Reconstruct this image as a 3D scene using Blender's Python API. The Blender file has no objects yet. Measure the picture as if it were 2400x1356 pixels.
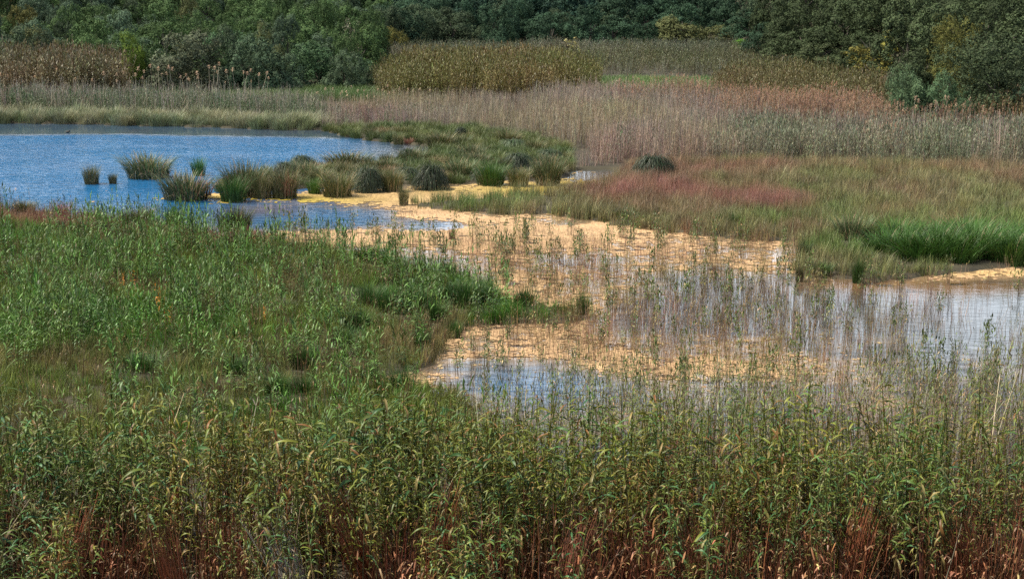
import bpy, math
import numpy as np
from mathutils import Vector, Matrix, Euler

rng = np.random.default_rng(11)
sc = bpy.context.scene
COL = sc.collection

# ------------------------------------------------------------------ camera
CAM_H, FPX, PITCH = 13.0, 3333.3, math.radians(12.72)
cam_d = bpy.data.cameras.new("camera")
cam_d.sensor_width = 36.0
cam_d.lens = 50.0
cam_d.clip_start = 0.5
cam_d.clip_end = 6000
cam = bpy.data.objects.new("camera", cam_d)
cam.location = (0, 0, CAM_H)
cam.rotation_euler = (math.pi / 2 - PITCH, 0, 0)
COL.objects.link(cam)
sc.camera = cam

# ------------------------------------------------------------------ sky, sun, exposure
SUN_EL, SUN_AZ = math.radians(57), math.radians(-86)      # azimuth from +Y towards +X
world = bpy.data.worlds.new("World")
sc.world = world
world.use_nodes = True
wn = world.node_tree.nodes
wl = world.node_tree.links
sky = wn.new("ShaderNodeTexSky")
sky.sky_type = 'NISHITA'
sky.sun_disc = False
sky.sun_elevation = SUN_EL
sky.sun_rotation = SUN_AZ
sky.air_density = 1.0
sky.dust_density = 0.6
sky.ozone_density = 1.5
wn["Background"].inputs[1].default_value = 0.05
# broken fair-weather cloud, flattened by perspective towards the horizon, the same all round
tc = wn.new("ShaderNodeTexCoord")
sx = wn.new("ShaderNodeSeparateXYZ"); wl.new(tc.outputs["Generated"], sx.inputs[0])
zc = wn.new("ShaderNodeMath"); zc.operation = 'MAXIMUM'; zc.inputs[1].default_value = 0.0; wl.new(sx.outputs[2], zc.inputs[0])
za = wn.new("ShaderNodeMath"); za.operation = 'ADD'; za.inputs[1].default_value = 0.10; wl.new(zc.outputs[0], za.inputs[0])
cx = wn.new("ShaderNodeMath"); cx.operation = 'DIVIDE'; wl.new(sx.outputs[0], cx.inputs[0]); wl.new(za.outputs[0], cx.inputs[1])
cyy = wn.new("ShaderNodeMath"); cyy.operation = 'DIVIDE'; wl.new(sx.outputs[1], cyy.inputs[0]); wl.new(za.outputs[0], cyy.inputs[1])
cv = wn.new("ShaderNodeCombineXYZ"); wl.new(cx.outputs[0], cv.inputs[0]); wl.new(cyy.outputs[0], cv.inputs[1])
cn = wn.new("ShaderNodeTexNoise"); cn.inputs["Scale"].default_value = 0.55; cn.inputs["Detail"].default_value = 6; cn.inputs["Roughness"].default_value = 0.6
wl.new(cv.outputs[0], cn.inputs["Vector"])
thr = wn.new("ShaderNodeMapRange"); thr.inputs[1].default_value = 0.40; thr.inputs[2].default_value = 0.58; thr.inputs[3].default_value = 0.0; thr.inputs[4].default_value = 0.9
hz = wn.new("ShaderNodeMapRange"); hz.inputs[1].default_value = 0.16; hz.inputs[2].default_value = 0.33; hz.inputs[3].default_value = 0.22; hz.inputs[4].default_value = -0.10
wl.new(sx.outputs[2], hz.inputs[0])
ca = wn.new("ShaderNodeMath"); ca.operation = 'ADD'; wl.new(cn.outputs[0], ca.inputs[0]); wl.new(hz.outputs[0], ca.inputs[1])
wl.new(ca.outputs[0], thr.inputs[0])
cm = wn.new("ShaderNodeMix"); cm.data_type = 'RGBA'; cm.inputs[7].default_value = (21.0, 23.0, 25.5, 1)
wl.new(thr.outputs[0], cm.inputs[0]); wl.new(sky.outputs[0], cm.inputs[6])
wl.new(cm.outputs[2], wn["Background"].inputs[0])

sun_d = bpy.data.lights.new("sun", 'SUN')
sun_d.energy = 5.0
sun_d.angle = math.radians(0.53)
sun_d.color = (1.0, 0.925, 0.77)
sun = bpy.data.objects.new("sun", sun_d)
sdir = Vector((math.sin(SUN_AZ) * math.cos(SUN_EL), math.cos(SUN_AZ) * math.cos(SUN_EL), math.sin(SUN_EL)))
sun.rotation_euler = sdir.to_track_quat('Z', 'Y').to_euler()
sun.location = sdir * 200
COL.objects.link(sun)

vs = sc.view_settings
vs.view_transform = 'Standard'
vs.look = 'None'
vs.exposure = 0.86
vs.gamma = 1.0
vs.use_curve_mapping = False
cy = sc.cycles
cy.max_bounces = 6
cy.diffuse_bounces = 2
cy.glossy_bounces = 2
cy.transmission_bounces = 3
cy.transparent_max_bounces = 4
cy.caustics_reflective = False
cy.caustics_refractive = False
cy.use_denoising = False
cy.sample_clamp_direct = 2.5
cy.sample_clamp_indirect = 2.5
sc.render.filter_size = 1.0

# ------------------------------------------------------------------ helpers: projection, noise, polygons
CP, SP = math.cos(PITCH), math.sin(PITCH)


def ground(px, py, z=0.0):
    px = np.asarray(px, float); py = np.asarray(py, float)
    a, b = px - 1200.0, 678.0 - py
    dx, dy, dz = a, FPX * CP + b * SP, -FPX * SP + b * CP
    t = (z - CAM_H) / dz
    return dx * t, dy * t


def project(x, y, z=0.0):
    x = np.asarray(x, float); y = np.asarray(y, float); zz = np.asarray(z, float) - CAM_H
    dep = y * CP - zz * SP
    up = y * SP + zz * CP
    return 1200 + FPX * x / dep, 678 - FPX * up / dep


def px_per_m(y):
    return FPX / (y * CP + CAM_H * SP)


_tab = np.random.default_rng(5).random((8, 256, 256))


def vnoise(x, y, k=0):
    xi, yi = np.floor(x).astype(int), np.floor(y).astype(int)
    fx, fy = x - xi, y - yi
    fx, fy = fx * fx * (3 - 2 * fx), fy * fy * (3 - 2 * fy)
    t = _tab[k % 8]
    a, b = t[xi & 255, yi & 255], t[(xi + 1) & 255, yi & 255]
    c, d = t[xi & 255, (yi + 1) & 255], t[(xi + 1) & 255, (yi + 1) & 255]
    return (a * (1 - fx) + b * fx) * (1 - fy) + (c * (1 - fx) + d * fx) * fy


def fbm(x, y, k=0, o=4):
    s, amp, tot = 0, 1, 0
    for i in range(o):
        s = s + amp * vnoise(x * 2 ** i + 17.3 * i, y * 2 ** i + 9.1 * i, k + i)
        tot += amp
        amp *= 0.55
    return s / tot


def inside(px, py, poly):
    px = np.asarray(px); py = np.asarray(py)
    r = np.zeros(px.shape, bool)
    n = len(poly)
    for i in range(n):
        x0, y0 = poly[i]; x1, y1 = poly[(i + 1) % n]
        if y0 == y1:
            continue
        c = (py > min(y0, y1)) & (py <= max(y0, y1))
        r ^= c & (px < x0 + (py - y0) * (x1 - x0) / (y1 - y0))
    return r


def blob(px, py, cx, cy, rx, ry):
    return np.exp(-(((px - cx) / rx) ** 2 + ((py - cy) / ry) ** 2))


def interp(x, pts):
    p = np.array(pts, float)
    return np.interp(x, p[:, 0], p[:, 1])


def lin(r, g, b):
    f = lambda c: (c / 255 / 12.92) if c <= 10 else ((c / 255 + 0.055) / 1.055) ** 2.4
    return (f(r), f(g), f(b))


# ------------------------------------------------------------------ plan of the marsh (ground outlines)
POND = [(-600, 287), (0, 289), (230, 293), (500, 299), (750, 306), (830, 326), (930, 338), (1015, 346), (1000, 356), (945, 366), (905, 376),
        (720, 392), (650, 402), (520, 425), (512, 470), (640, 474), (760, 478), (880, 488), (930, 505), (900, 535), (760, 540), (640, 552), (600, 560), (520, 556),
        (440, 545), (370, 525), (250, 518), (100, 506), (0, 492), (-300, 486), (-700, 480)]
MARSH = [(500, 458), (640, 446), (830, 440), (960, 436), (1060, 430), (1310, 424), (1350, 400), (1500, 402), (1450, 430), (1340, 455), (1130, 470), (960, 478), (1000, 490), (1130, 502), (1290, 505), (1450, 530), (1600, 552), (1850, 568), (1880, 600), (1850, 645),
         (2050, 662), (2150, 648), (2400, 628), (2700, 625), (2900, 1090), (1230, 1090), (1150, 1000), (1080, 925), (900, 905), (890, 885), (1010, 860),
         (1060, 800), (1110, 768), (1390, 757), (1370, 727), (1180, 717), (1165, 690), (1050, 645), (930, 627), (830, 602), (700, 580), (620, 566), (640, 552), (760, 540),
         (900, 535), (930, 505), (880, 488), (640, 474), (512, 476)]
BANK = [(-900, 482), (0, 492), (100, 506), (250, 518), (370, 527), (440, 547), (520, 558), (600, 562), (640, 570), (700, 580), (830, 602),
        (930, 627), (1050, 645), (1165, 690), (1180, 717), (1370, 727), (1390, 757), (1110, 768), (1060, 800), (1010, 860), (890, 885),
        (900, 905), (1080, 925), (1150, 1000), (1230, 1090), (1300, 1250), (-1200, 1250)]
MEADOW = [(940, 474), (1130, 462), (1330, 445), (1440, 425), (1480, 392), (1700, 380), (2700, 405), (2750, 630), (2400, 626), (2150, 646), (2050, 660),
          (1855, 645), (1880, 600), (1850, 568), (1600, 552), (1450, 530), (1290, 505), (1130, 502), (1000, 490)]
ISLE = [(512, 452), (505, 440), (560, 420), (650, 406), (720, 394), (900, 384), (950, 372), (1010, 358), (1030, 346), (930, 338), (830, 326), (750, 306), (900, 300),
        (1080, 300), (1250, 325), (1340, 355), (1340, 400), (1310, 424), (1060, 430), (960, 436), (830, 440), (640, 446), (560, 452)]
REEDBED = [(755, 304), (745, 268), (900, 250), (1240, 240), (1400, 236), (1690, 240), (1720, 262), (2030, 282), (2055, 312), (2300, 324), (2700, 326),
           (2750, 402), (1700, 378), (1480, 392), (1345, 400), (1340, 355), (1250, 325), (1080, 300), (900, 300)]
NSHORE = [(-900, 290), (0, 289), (230, 293), (500, 299), (755, 306), (745, 255), (-900, 245)]
EDGE = [(-1500, 205), (0, 212), (300, 216), (860, 214), (885, 150), (1100, 128), (1700, 126), (1840, 190), (2040, 216), (2130, 282),
        (2300, 300), (2700, 285), (4000, 270)]


def wobble(x, y, px, py, a=10):
    """the outline of a patch wanders by a few decimetres"""
    s = px_per_m(y) / 40.0
    return px + (fbm(x * 0.6, y * 0.6, 1) - .5) * 3 * a * s, py + (fbm(x * 0.6 + 40, y * 0.6, 2) - .5) * a * s * 0.9


def forest_depth(x, y):
    """metres behind the foot of the wooded slope (negative in front)"""
    y = np.asarray(y, float)
    px, _ = project(x, np.maximum(y, 40))
    _, ye = ground(px, interp(px, EDGE))
    return y - ye


def hill(x, y):
    e = np.maximum(forest_depth(x, y), 0)
    right = np.clip((np.asarray(x) - 0) / 45.0, 0, 1)
    slope = 0.035 + 0.11 * right + 0.03 * np.clip((np.asarray(y) - 210) / 60, 0, 1)
    z = slope * e
    z = np.where(z > 20, 20 + (z - 20) * 0.3, z)
    return np.minimum(z, 42) + e / (e + 30) * (fbm(np.asarray(x) / 35, np.asarray(y) / 35, 3) - .4) * 5


# ------------------------------------------------------------------ materials
def new_mat(name):
    m = bpy.data.materials.new(name)
    m.use_nodes = True
    nt = m.node_tree
    return m, nt, nt.nodes, nt.links, nt.nodes["Principled BSDF"], nt.nodes["Material Output"]


def veg_mat(name, source, transl=0.3, rough=0.5, spec=0.35):
    """plant material: colour of the blade (mesh attribute) times the plant's own tint"""
    m, nt, N, L, P, O = new_mat(name)
    a = N.new("ShaderNodeAttribute"); a.attribute_name = "bc"
    mul = N.new("ShaderNodeMix"); mul.data_type = 'RGBA'; mul.blend_type = 'MULTIPLY'
    mul.inputs[0].default_value = 1.0
    L.new(a.outputs["Color"], mul.inputs[6])
    if source == 'inst':
        t = N.new("ShaderNodeAttribute"); t.attribute_type = 'INSTANCER'; t.attribute_name = "tint"
        L.new(t.outputs["Color"], mul.inputs[7])
    else:
        t = N.new("ShaderNodeObjectInfo")
        L.new(t.outputs["Color"], mul.inputs[7])
    # mottling along the leaves
    g = N.new("ShaderNodeNewGeometry")
    nz = N.new("ShaderNodeTexNoise"); nz.inputs["Scale"].default_value = 3.0; nz.inputs["Detail"].default_value = 2
    L.new(g.outputs["Position"], nz.inputs["Vector"])
    mr = N.new("ShaderNodeMapRange"); mr.inputs[1].default_value = 0.3; mr.inputs[2].default_value = 0.7
    mr.inputs[3].default_value = 0.75; mr.inputs[4].default_value = 1.25
    L.new(nz.outputs[0], mr.inputs[0])
    mu2 = N.new("ShaderNodeVectorMath"); mu2.operation = 'SCALE'
    L.new(mul.outputs[2], mu2.inputs[0]); L.new(mr.outputs[0], mu2.inputs["Scale"])
    L.new(mu2.outputs[0], P.inputs["Base Color"])
    P.inputs["Roughness"].default_value = rough
    P.inputs["Specular IOR Level"].default_value = spec
    if transl > 0:
        tr = N.new("ShaderNodeBsdfTranslucent")
        L.new(mu2.outputs[0], tr.inputs["Color"])
        mx = N.new("ShaderNodeMixShader"); mx.inputs[0].default_value = transl
        L.new(P.outputs[0], mx.inputs[1]); L.new(tr.outputs[0], mx.inputs[2])
        L.new(mx.outputs[0], O.inputs["Surface"])
    return m


M_INST = veg_mat("plant_scattered", 'inst', transl=.2)
M_OBJ = veg_mat("plant_single", 'obj', transl=.2)
M_CROWN_I = veg_mat("crown_scattered", 'inst', transl=0.15, rough=0.7, spec=0.08)
M_CROWN = veg_mat("crown_single", 'obj', transl=0.15, rough=0.7, spec=0.08)
M_STALK = veg_mat("cane_stalk", 'obj', transl=0.0, rough=0.45)
M_CANE_I = veg_mat("cane_scattered", 'inst', transl=0.2, rough=0.45, spec=0.22)
M_CANE = veg_mat("cane_leaf", 'obj', transl=0.2, rough=0.45, spec=0.22)


def mat_ground():
    m, nt, N, L, P, O = new_mat("marsh_mud")
    g = N.new("ShaderNodeNewGeometry")
    n1 = N.new("ShaderNodeTexNoise"); n1.inputs["Scale"].default_value = 0.7; n1.inputs["Detail"].default_value = 8
    L.new(g.outputs["Position"], n1.inputs["Vector"])
    r = N.new("ShaderNodeValToRGB")
    r.color_ramp.elements[0].color = (0.020, 0.017, 0.010, 1); r.color_ramp.elements[0].position = 0.3
    r.color_ramp.elements[1].color = (0.050, 0.042, 0.022, 1); r.color_ramp.elements[1].position = 0.7
    L.new(n1.outputs[0], r.inputs[0]); L.new(r.outputs[0], P.inputs["Base Color"])
    P.inputs["Roughness"].default_value = 0.9
    b = N.new("ShaderNodeBump"); b.inputs["Strength"].default_value = 0.6; b.inputs["Distance"].default_value = 0.1
    L.new(n1.outputs[0], b.inputs["Height"]); L.new(b.outputs[0], P.inputs["Normal"])
    return m


def mat_water():
    m, nt, N, L, P, O = new_mat("marsh_water")
    g = N.new("ShaderNodeNewGeometry")
    dp = N.new("ShaderNodeAttribute"); dp.attribute_name = "deep"
    rp = N.new("ShaderNodeAttribute"); rp.attribute_name = "ripple"
    mp = N.new("ShaderNodeMapping"); mp.inputs["Scale"].default_value = (1.0, 2.1, 1.0)
    L.new(g.outputs["Position"], mp.inputs["Vector"])
    n1 = N.new("ShaderNodeTexNoise"); n1.inputs["Scale"].default_value = 1.25; n1.inputs["Detail"].default_value = 4
    n1.inputs["Distortion"].default_value = 0.4
    L.new(mp.outputs[0], n1.inputs["Vector"])
    n2 = N.new("ShaderNodeTexNoise"); n2.inputs["Scale"].default_value = 0.12; n2.inputs["Detail"].default_value = 2
    L.new(mp.outputs[0], n2.inputs["Vector"])
    bump = N.new("ShaderNodeBump"); bump.inputs["Distance"].default_value = 0.35
    st = N.new("ShaderNodeMath"); st.operation = 'MULTIPLY'
    g2 = N.new("ShaderNodeMapRange"); g2.inputs[1].default_value = .35; g2.inputs[2].default_value = .65; g2.inputs[3].default_value = .6; g2.inputs[4].default_value = 1.1
    L.new(n2.outputs[0], g2.inputs[0])
    L.new(g2.outputs[0], st.inputs[0]); L.new(rp.outputs["Fac"], st.inputs[1])
    L.new(st.outputs[0], bump.inputs["Strength"]); L.new(n1.outputs[0], bump.inputs["Height"])
    L.new(bump.outputs[0], P.inputs["Normal"])
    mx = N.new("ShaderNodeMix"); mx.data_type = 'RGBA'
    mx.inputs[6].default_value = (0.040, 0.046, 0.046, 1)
    mx.inputs[7].default_value = (0.006, 0.105, 0.26, 1)  # open-pond blue, with the sky's reflection painted into the base colour
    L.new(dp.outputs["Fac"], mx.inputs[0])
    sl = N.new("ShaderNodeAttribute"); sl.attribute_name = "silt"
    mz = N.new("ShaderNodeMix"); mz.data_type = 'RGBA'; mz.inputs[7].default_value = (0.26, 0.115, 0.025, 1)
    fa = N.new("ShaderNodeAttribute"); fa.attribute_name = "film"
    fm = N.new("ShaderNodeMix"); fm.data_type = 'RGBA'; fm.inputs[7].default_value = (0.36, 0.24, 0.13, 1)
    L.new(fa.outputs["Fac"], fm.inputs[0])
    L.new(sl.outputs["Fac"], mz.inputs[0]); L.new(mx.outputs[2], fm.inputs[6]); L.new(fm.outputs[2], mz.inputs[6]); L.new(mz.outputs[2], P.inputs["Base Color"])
    P.inputs["Roughness"].default_value = 0.04
    P.inputs["IOR"].default_value = 1.7
    P.inputs["Specular IOR Level"].default_value = 0.5
    return m


def mat_scum():
    m, nt, N, L, P, O = new_mat("floating_scum")
    g = N.new("ShaderNodeNewGeometry")
    n1 = N.new("ShaderNodeTexNoise"); n1.inputs["Scale"].default_value = 0.5; n1.inputs["Detail"].default_value = 5
    n2 = N.new("ShaderNodeTexNoise"); n2.inputs["Scale"].default_value = 7; n2.inputs["Detail"].default_value = 5; n2.inputs["Roughness"].default_value = .7
    L.new(g.outputs["Position"], n1.inputs["Vector"]); L.new(g.outputs["Position"], n2.inputs["Vector"])
    yl = N.new("ShaderNodeAttribute"); yl.attribute_name = "fresh"
    c1 = N.new("ShaderNodeMix"); c1.data_type = 'RGBA'
    c1.inputs[6].default_value = (0.52, 0.34, 0.19, 1); c1.inputs[7].default_value = (0.36, 0.28, 0.05, 1)
    L.new(yl.outputs["Fac"], c1.inputs[0])
    r1 = N.new("ShaderNodeMapRange"); r1.inputs[1].default_value = .3; r1.inputs[2].default_value = .7; r1.inputs[3].default_value = .68; r1.inputs[4].default_value = 1.12
    L.new(n1.outputs[0], r1.inputs[0])
    r2 = N.new("ShaderNodeMapRange"); r2.inputs[1].default_value = .36; r2.inputs[2].default_value = .54; r2.inputs[3].default_value = .35; r2.inputs[4].default_value = 1.0
    L.new(n2.outputs[0], r2.inputs[0])
    mm = N.new("ShaderNodeMath"); mm.operation = 'MULTIPLY'; L.new(r1.outputs[0], mm.inputs[0]); L.new(r2.outputs[0], mm.inputs[1])
    sc_ = N.new("ShaderNodeVectorMath"); sc_.operation = 'SCALE'; L.new(c1.outputs[2], sc_.inputs[0]); L.new(mm.outputs[0], sc_.inputs["Scale"])
    L.new(sc_.outputs[0], P.inputs["Base Color"])
    P.inputs["Roughness"].default_value = 0.85
    P.inputs["Specular IOR Level"].default_value = 0.15
    b = N.new("ShaderNodeBump"); b.inputs["Strength"].default_value = .5; b.inputs["Distance"].default_value = .03
    L.new(n2.outputs[0], b.inputs["Height"]); L.new(b.outputs[0], P.inputs["Normal"])
    return m


def mat_bark():
    m, nt, N, L, P, O = new_mat("bark")
    g = N.new("ShaderNodeNewGeometry")
    n1 = N.new("ShaderNodeTexNoise"); n1.inputs["Scale"].default_value = 6; n1.inputs["Detail"].default_value = 6
    L.new(g.outputs["Position"], n1.inputs["Vector"])
    r = N.new("ShaderNodeValToRGB")
    r.color_ramp.elements[0].color = (0.025, 0.02, 0.015, 1); r.color_ramp.elements[1].color = (0.09, 0.075, 0.06, 1)
    L.new(n1.outputs[0], r.inputs[0]); L.new(r.outputs[0], P.inputs["Base Color"])
    P.inputs["Roughness"].default_value = .9
    return m


M_GROUND, M_WATER, M_SCUM, M_BARK = mat_ground(), mat_water(), mat_scum(), mat_bark()


# ------------------------------------------------------------------ mesh builders
def mesh_np(name, verts, faces, cols=None, mat=None, attrs=None):
    """verts (n,3), faces (m,4) or (m,3); cols per vertex"""
    me = bpy.data.meshes.new(name)
    nv, nf, k = len(verts), len(faces), faces.shape[1]
    me.vertices.add(nv); me.loops.add(nf * k); me.polygons.add(nf)
    me.vertices.foreach_set("co", np.ascontiguousarray(verts, np.float32).ravel())
    me.loops.foreach_set("vertex_index", np.ascontiguousarray(faces, np.int32).ravel())
    me.polygons.foreach_set("loop_start", np.arange(0, nf * k, k, dtype=np.int32))
    if cols is not None:
        a = me.attributes.new("bc", 'FLOAT_COLOR', 'POINT')
        c = np.ones((nv, 4), np.float32); c[:, :3] = cols
        a.data.foreach_set("color", c.ravel())
    for k_, v in (attrs or {}).items():
        a = me.attributes.new(k_, 'FLOAT', 'POINT')
        a.data.foreach_set("value", np.ascontiguousarray(v, np.float32))
    me.update(calc_edges=True)
    me.validate()
    if mat:
        me.materials.append(mat)
    return me


class Strips:
    """collects ribbons (blades, leaves, thin stems)"""

    def __init__(self):
        self.v, self.f, self.c, self.n = [], [], [], 0

    def add(self, base, az, h1, h2, z1, z2, width, c0, c1, segs=3, taper=1.0, tipw=0.08, twist=None, bellied=False):
        base = np.atleast_2d(base); n = len(base)
        B = lambda a: np.broadcast_to(np.asarray(a, float), (n,))
        az, h1, h2, z1, z2, width = map(B, (az, h1, h2, z1, z2, width))
        t = np.linspace(0, 1, segs + 1)[None, :]
        hx = h1[:, None] * t + h2[:, None] * t ** 2
        zz = z1[:, None] * t + z2[:, None] * t ** 2
        ca, sa = np.cos(az)[:, None], np.sin(az)[:, None]
        P = np.stack([base[:, None, 0] + hx * ca, base[:, None, 1] + hx * sa, base[:, None, 2] + zz], -1)
        tw = az + math.pi / 2 + (rng.normal(0, .35, n) if twist is None else B(twist))
        W = np.stack([np.cos(tw), np.sin(tw), np.zeros(n)], -1)[:, None, :]
        prof = np.maximum((1 - t) ** taper, tipw)
        if bellied:
            prof = np.maximum(np.sin(np.clip(t * 0.85 + 0.15, 0, 1) * math.pi) ** 0.7, tipw)
        w = (width[:, None] * prof * 0.5)[..., None]
        V = np.stack([P - W * w, P + W * w], 2).reshape(-1, 3)
        c0 = np.broadcast_to(np.asarray(c0, float), (n, 3)); c1 = np.broadcast_to(np.asarray(c1, float), (n, 3))
        C = c0[:, None, :] * (1 - t[..., None]) + c1[:, None, :] * t[..., None]
        C = np.repeat(C, 2, axis=1).reshape(-1, 3)
        i = np.arange(n)[:, None] * (segs + 1) * 2 + np.arange(segs)[None, :] * 2 + self.n
        F = np.stack([i, i + 1, i + 3, i + 2], -1).reshape(-1, 4)
        self.v.append(V); self.f.append(F); self.c.append(C); self.n += len(V)
        return P

    def quads(self, V, C):
        """V (n,4,3), C (n,3)"""
        n = len(V)
        self.v.append(V.reshape(-1, 3)); self.c.append(np.repeat(C, 4, 0))
        self.f.append(np.arange(n * 4).reshape(-1, 4) + self.n); self.n += n * 4

    def mesh(self, name, mat):
        return mesh_np(name, np.concatenate(self.v), np.concatenate(self.f), np.concatenate(self.c), mat)


def R(a, b, n=None):
    return rng.uniform(a, b, n)


def colvar(n, c, v=0.2, hue=0.08):
    c = np.asarray(c, float)[None, :]
    return np.clip(c * R(1 - v, 1 + v, (n, 1)) * (1 + rng.normal(0, hue, (n, 3))), 0.002, 1)


def disc(n, r):
    a, q = R(0, 2 * math.pi, n), r * np.sqrt(R(0, 1, n))
    return np.stack([q * np.cos(a), q * np.sin(a), np.zeros(n)], -1), a, q


# ------------------------------------------------------------------ prototypes (kept in collections of their own)
def proto_coll(name, meshes):
    c = bpy.data.collections.new(name)
    for i, me in enumerate(meshes):
        o = bpy.data.objects.new("%s_%02d" % (name, i), me)
        c.objects.link(o)
    return c


def grass_mesh(n, r, h, w, lean=0.35, dry=0.2, mat=M_INST, name="grass_tuft", segs=3):
    S = Strips()
    b, a, q = disc(n, r)
    az = R(0, 2 * math.pi, n); hh = h * R(.55, 1.1, n); ln = hh * np.abs(rng.normal(0, lean, n))
    c = colvar(n, (1, 1, 1), .45, .08)
    d = R(0, 1, n) < dry
    c[d] *= np.array([1.4, 1.3, 1.25])
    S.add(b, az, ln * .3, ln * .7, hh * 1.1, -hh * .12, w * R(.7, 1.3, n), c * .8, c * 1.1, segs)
    return S.mesh(name, mat)


def reed_mesh(stems, r, h, leaves, leaf_l, leaf_w, stem_w, leaf_c, stem_c, lean=.1, dead=.2, mat=M_INST, name="reed", plume=None, plume_p=1.0, leaf_from=.25, droop=1.0, grow=0.0, sv=.25):
    """a patch of leafy reeds: thin stems, alternate leaves, optional feathery heads"""
    S = Strips()
    b, a, q = disc(stems, r)
    az = np.where(R(0, 1, stems) < .5, a, R(0, 2 * math.pi, stems))
    hh = h * R(.7, 1.1, stems); ln = hh * (np.abs(rng.normal(0, lean, stems)) + grow * q / max(r, 1e-6))
    sc0 = colvar(stems, stem_c, sv)
    P = S.add(b, az, ln * .6, ln * .4, hh, 0 * hh, stem_w, sc0, sc0 * 1.05, 3, taper=.5, tipw=.35)
    if leaves:
        for j in range(leaves):
            t = leaf_from + (1 - leaf_from) * (j + R(0, 1, stems)) / leaves
            hx = ln * (.6 * t + .4 * t * t)
            base = np.stack([b[:, 0] + hx * np.cos(az), b[:, 1] + hx * np.sin(az), hh * t], -1)
            la = R(0, 2 * math.pi) + j * math.pi + rng.normal(0, .6, stems) + az
            L_ = leaf_l * R(.6, 1.15, stems) * (1 - .35 * np.clip((t - .75) / .25, 0, 1))
            up = np.clip((t - .55) / .45, 0, 1)
            c = colvar(stems, leaf_c, sv, .08)
            dd = R(0, 1, stems) < dead * (1.5 - t)
            c[dd] = colvar(int(dd.sum()), (.42, .30, .15), .3)
            S.add(base, la, L_ * (.8 - .45 * up), -L_ * .12, L_ * (.55 + .6 * up), -L_ * droop * (1.05 - .75 * up) * R(.5, 1.2, stems), leaf_w * R(.7, 1.2, stems), c * .9, c, 3, taper=.7, bellied=True)
    if plume is not None:
        m = R(0, 1, stems) < plume_p
        tip = P[m, -1, :]
        k = len(tip)
        for j in range(9):
            z0 = -.02 + .028 * j
            c = colvar(k, plume, .25)
            S.add(tip + np.array([0, 0, z0]), R(0, 2 * math.pi, k), .07 * (1.3 - j * .12), .06, .10, -.08, .045, c, c, 2, taper=.5)
    return S.mesh(name, mat)


GREEN = (1, 1, 1)
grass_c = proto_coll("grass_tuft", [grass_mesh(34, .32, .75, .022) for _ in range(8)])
lowgrass_c = proto_coll("low_grass", [grass_mesh(60, .6, .45, .03, lean=.5) for _ in range(5)])
redgrass_c = proto_coll("red_grass", [grass_mesh(46, .4, .95, .014, lean=.28, dry=.3) for _ in range(5)])
bank_c = proto_coll("bank_reed", [reed_mesh(4, .40, 1.75, 12, .44, .034, .022, (.84, .98, .66), (.62, .60, .34), lean=.08, dead=.16, sv=.5, droop=.6) for _ in range(5)] +
                    [reed_mesh(3, .38, 1.85, 12, .38, .048, .024, (.74, .92, .66), (.50, .52, .28), lean=.06, dead=.12, sv=.5, droop=.75) for _ in range(5)])
dry_c = proto_coll("dry_reed", [reed_mesh(9, .5, 2.1, 2, .25, .03, .030, (.8, .85, .7), (1, 1, 1), lean=.10, dead=.1, sv=.5) for _ in range(5)] +
                   [reed_mesh(7, .5, 1.7, 0, .25, .02, .034, (.9, .9, .8), (1.2, 1.2, 1.2), lean=.38, sv=.5) for _ in range(3)])
greenreed_c = proto_coll("green_reed", [reed_mesh(8, .5, 2.0, 6, .38, .045, .030, (.75, .95, .75), (1.5, 1.4, 1.3), lean=.10, dead=.12, sv=.5) for _ in range(6)])
plumereed_c = proto_coll("plumed_reed", [reed_mesh(7, .5, 2.3, 3, .35, .035, .028, (.85, .9, .6), (1, .95, .85), lean=.10, plume=(1.65, .95, .80), plume_p=.85, sv=.4) for _ in range(6)])
farcane_c = proto_coll("far_cane", [reed_mesh(8, .6, 3.8, 11, .5, .075, .04, (.95, 1.0, .75), (1.1, .9, .75), lean=.09, dead=.25, grow=.16, leaf_from=.3, sv=.4) for _ in range(8)])
leancane_c = proto_coll("leaning_cane", [reed_mesh(8, .6, 3.6, 9, .45, .065, .045, (.95, 1.0, .9), (1.25, 1.2, 1.1), lean=.45, dead=.15, leaf_from=.4, sv=.4) for _ in range(6)])
thin_c = proto_coll("thin_reed", [reed_mesh(5, .35, 1.25, 2, .26, .026, .018, (.75, .95, .45), (.85, .75, .70), lean=.07, dead=.15, leaf_from=.5, sv=.5) for _ in range(6)] +
                    [reed_mesh(8, .4, 1.0, 0, .2, .016, .016, (1, 1, 1), (.9, .78, .74), lean=.14, sv=.5) for _ in range(6)])
tallthin_c = proto_coll("grey_stem", [reed_mesh(5, .4, 2.3, 7, .30, .03, .016, (.22, .25, .075), (.42, .37, .33), lean=.12, dead=.2, leaf_from=.6, sv=.45) for _ in range(8)])


def sedge_mesh(n, r, h, w, c, arch=.55, up=1.0, dead_c=(.35, .27, .15), dead=.18, mat=M_INST, name="sedge", segs=5):
    """a fountain of arching blades"""
    S = Strips()
    b, a, q = disc(n, r)
    az = a + rng.normal(0, .5, n)
    L_ = h * R(.65, 1.15, n)
    out = (q / r) * .8 + .15
    col = colvar(n, c, .3, .08)
    d = R(0, 1, n) < dead
    col[d] = colvar(int(d.sum()), dead_c, .3)
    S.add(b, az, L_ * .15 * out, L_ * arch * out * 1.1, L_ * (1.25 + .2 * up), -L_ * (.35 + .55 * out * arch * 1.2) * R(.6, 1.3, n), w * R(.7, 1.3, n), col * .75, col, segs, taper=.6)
    return S.mesh(name, mat)


sedge_c = proto_coll("sedge", [sedge_mesh(90, .45, .85, .02, (1, 1, 1), arch=.5, dead_c=(1.6, 1.25, .9), dead=.3, segs=4) for _ in range(5)])


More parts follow.
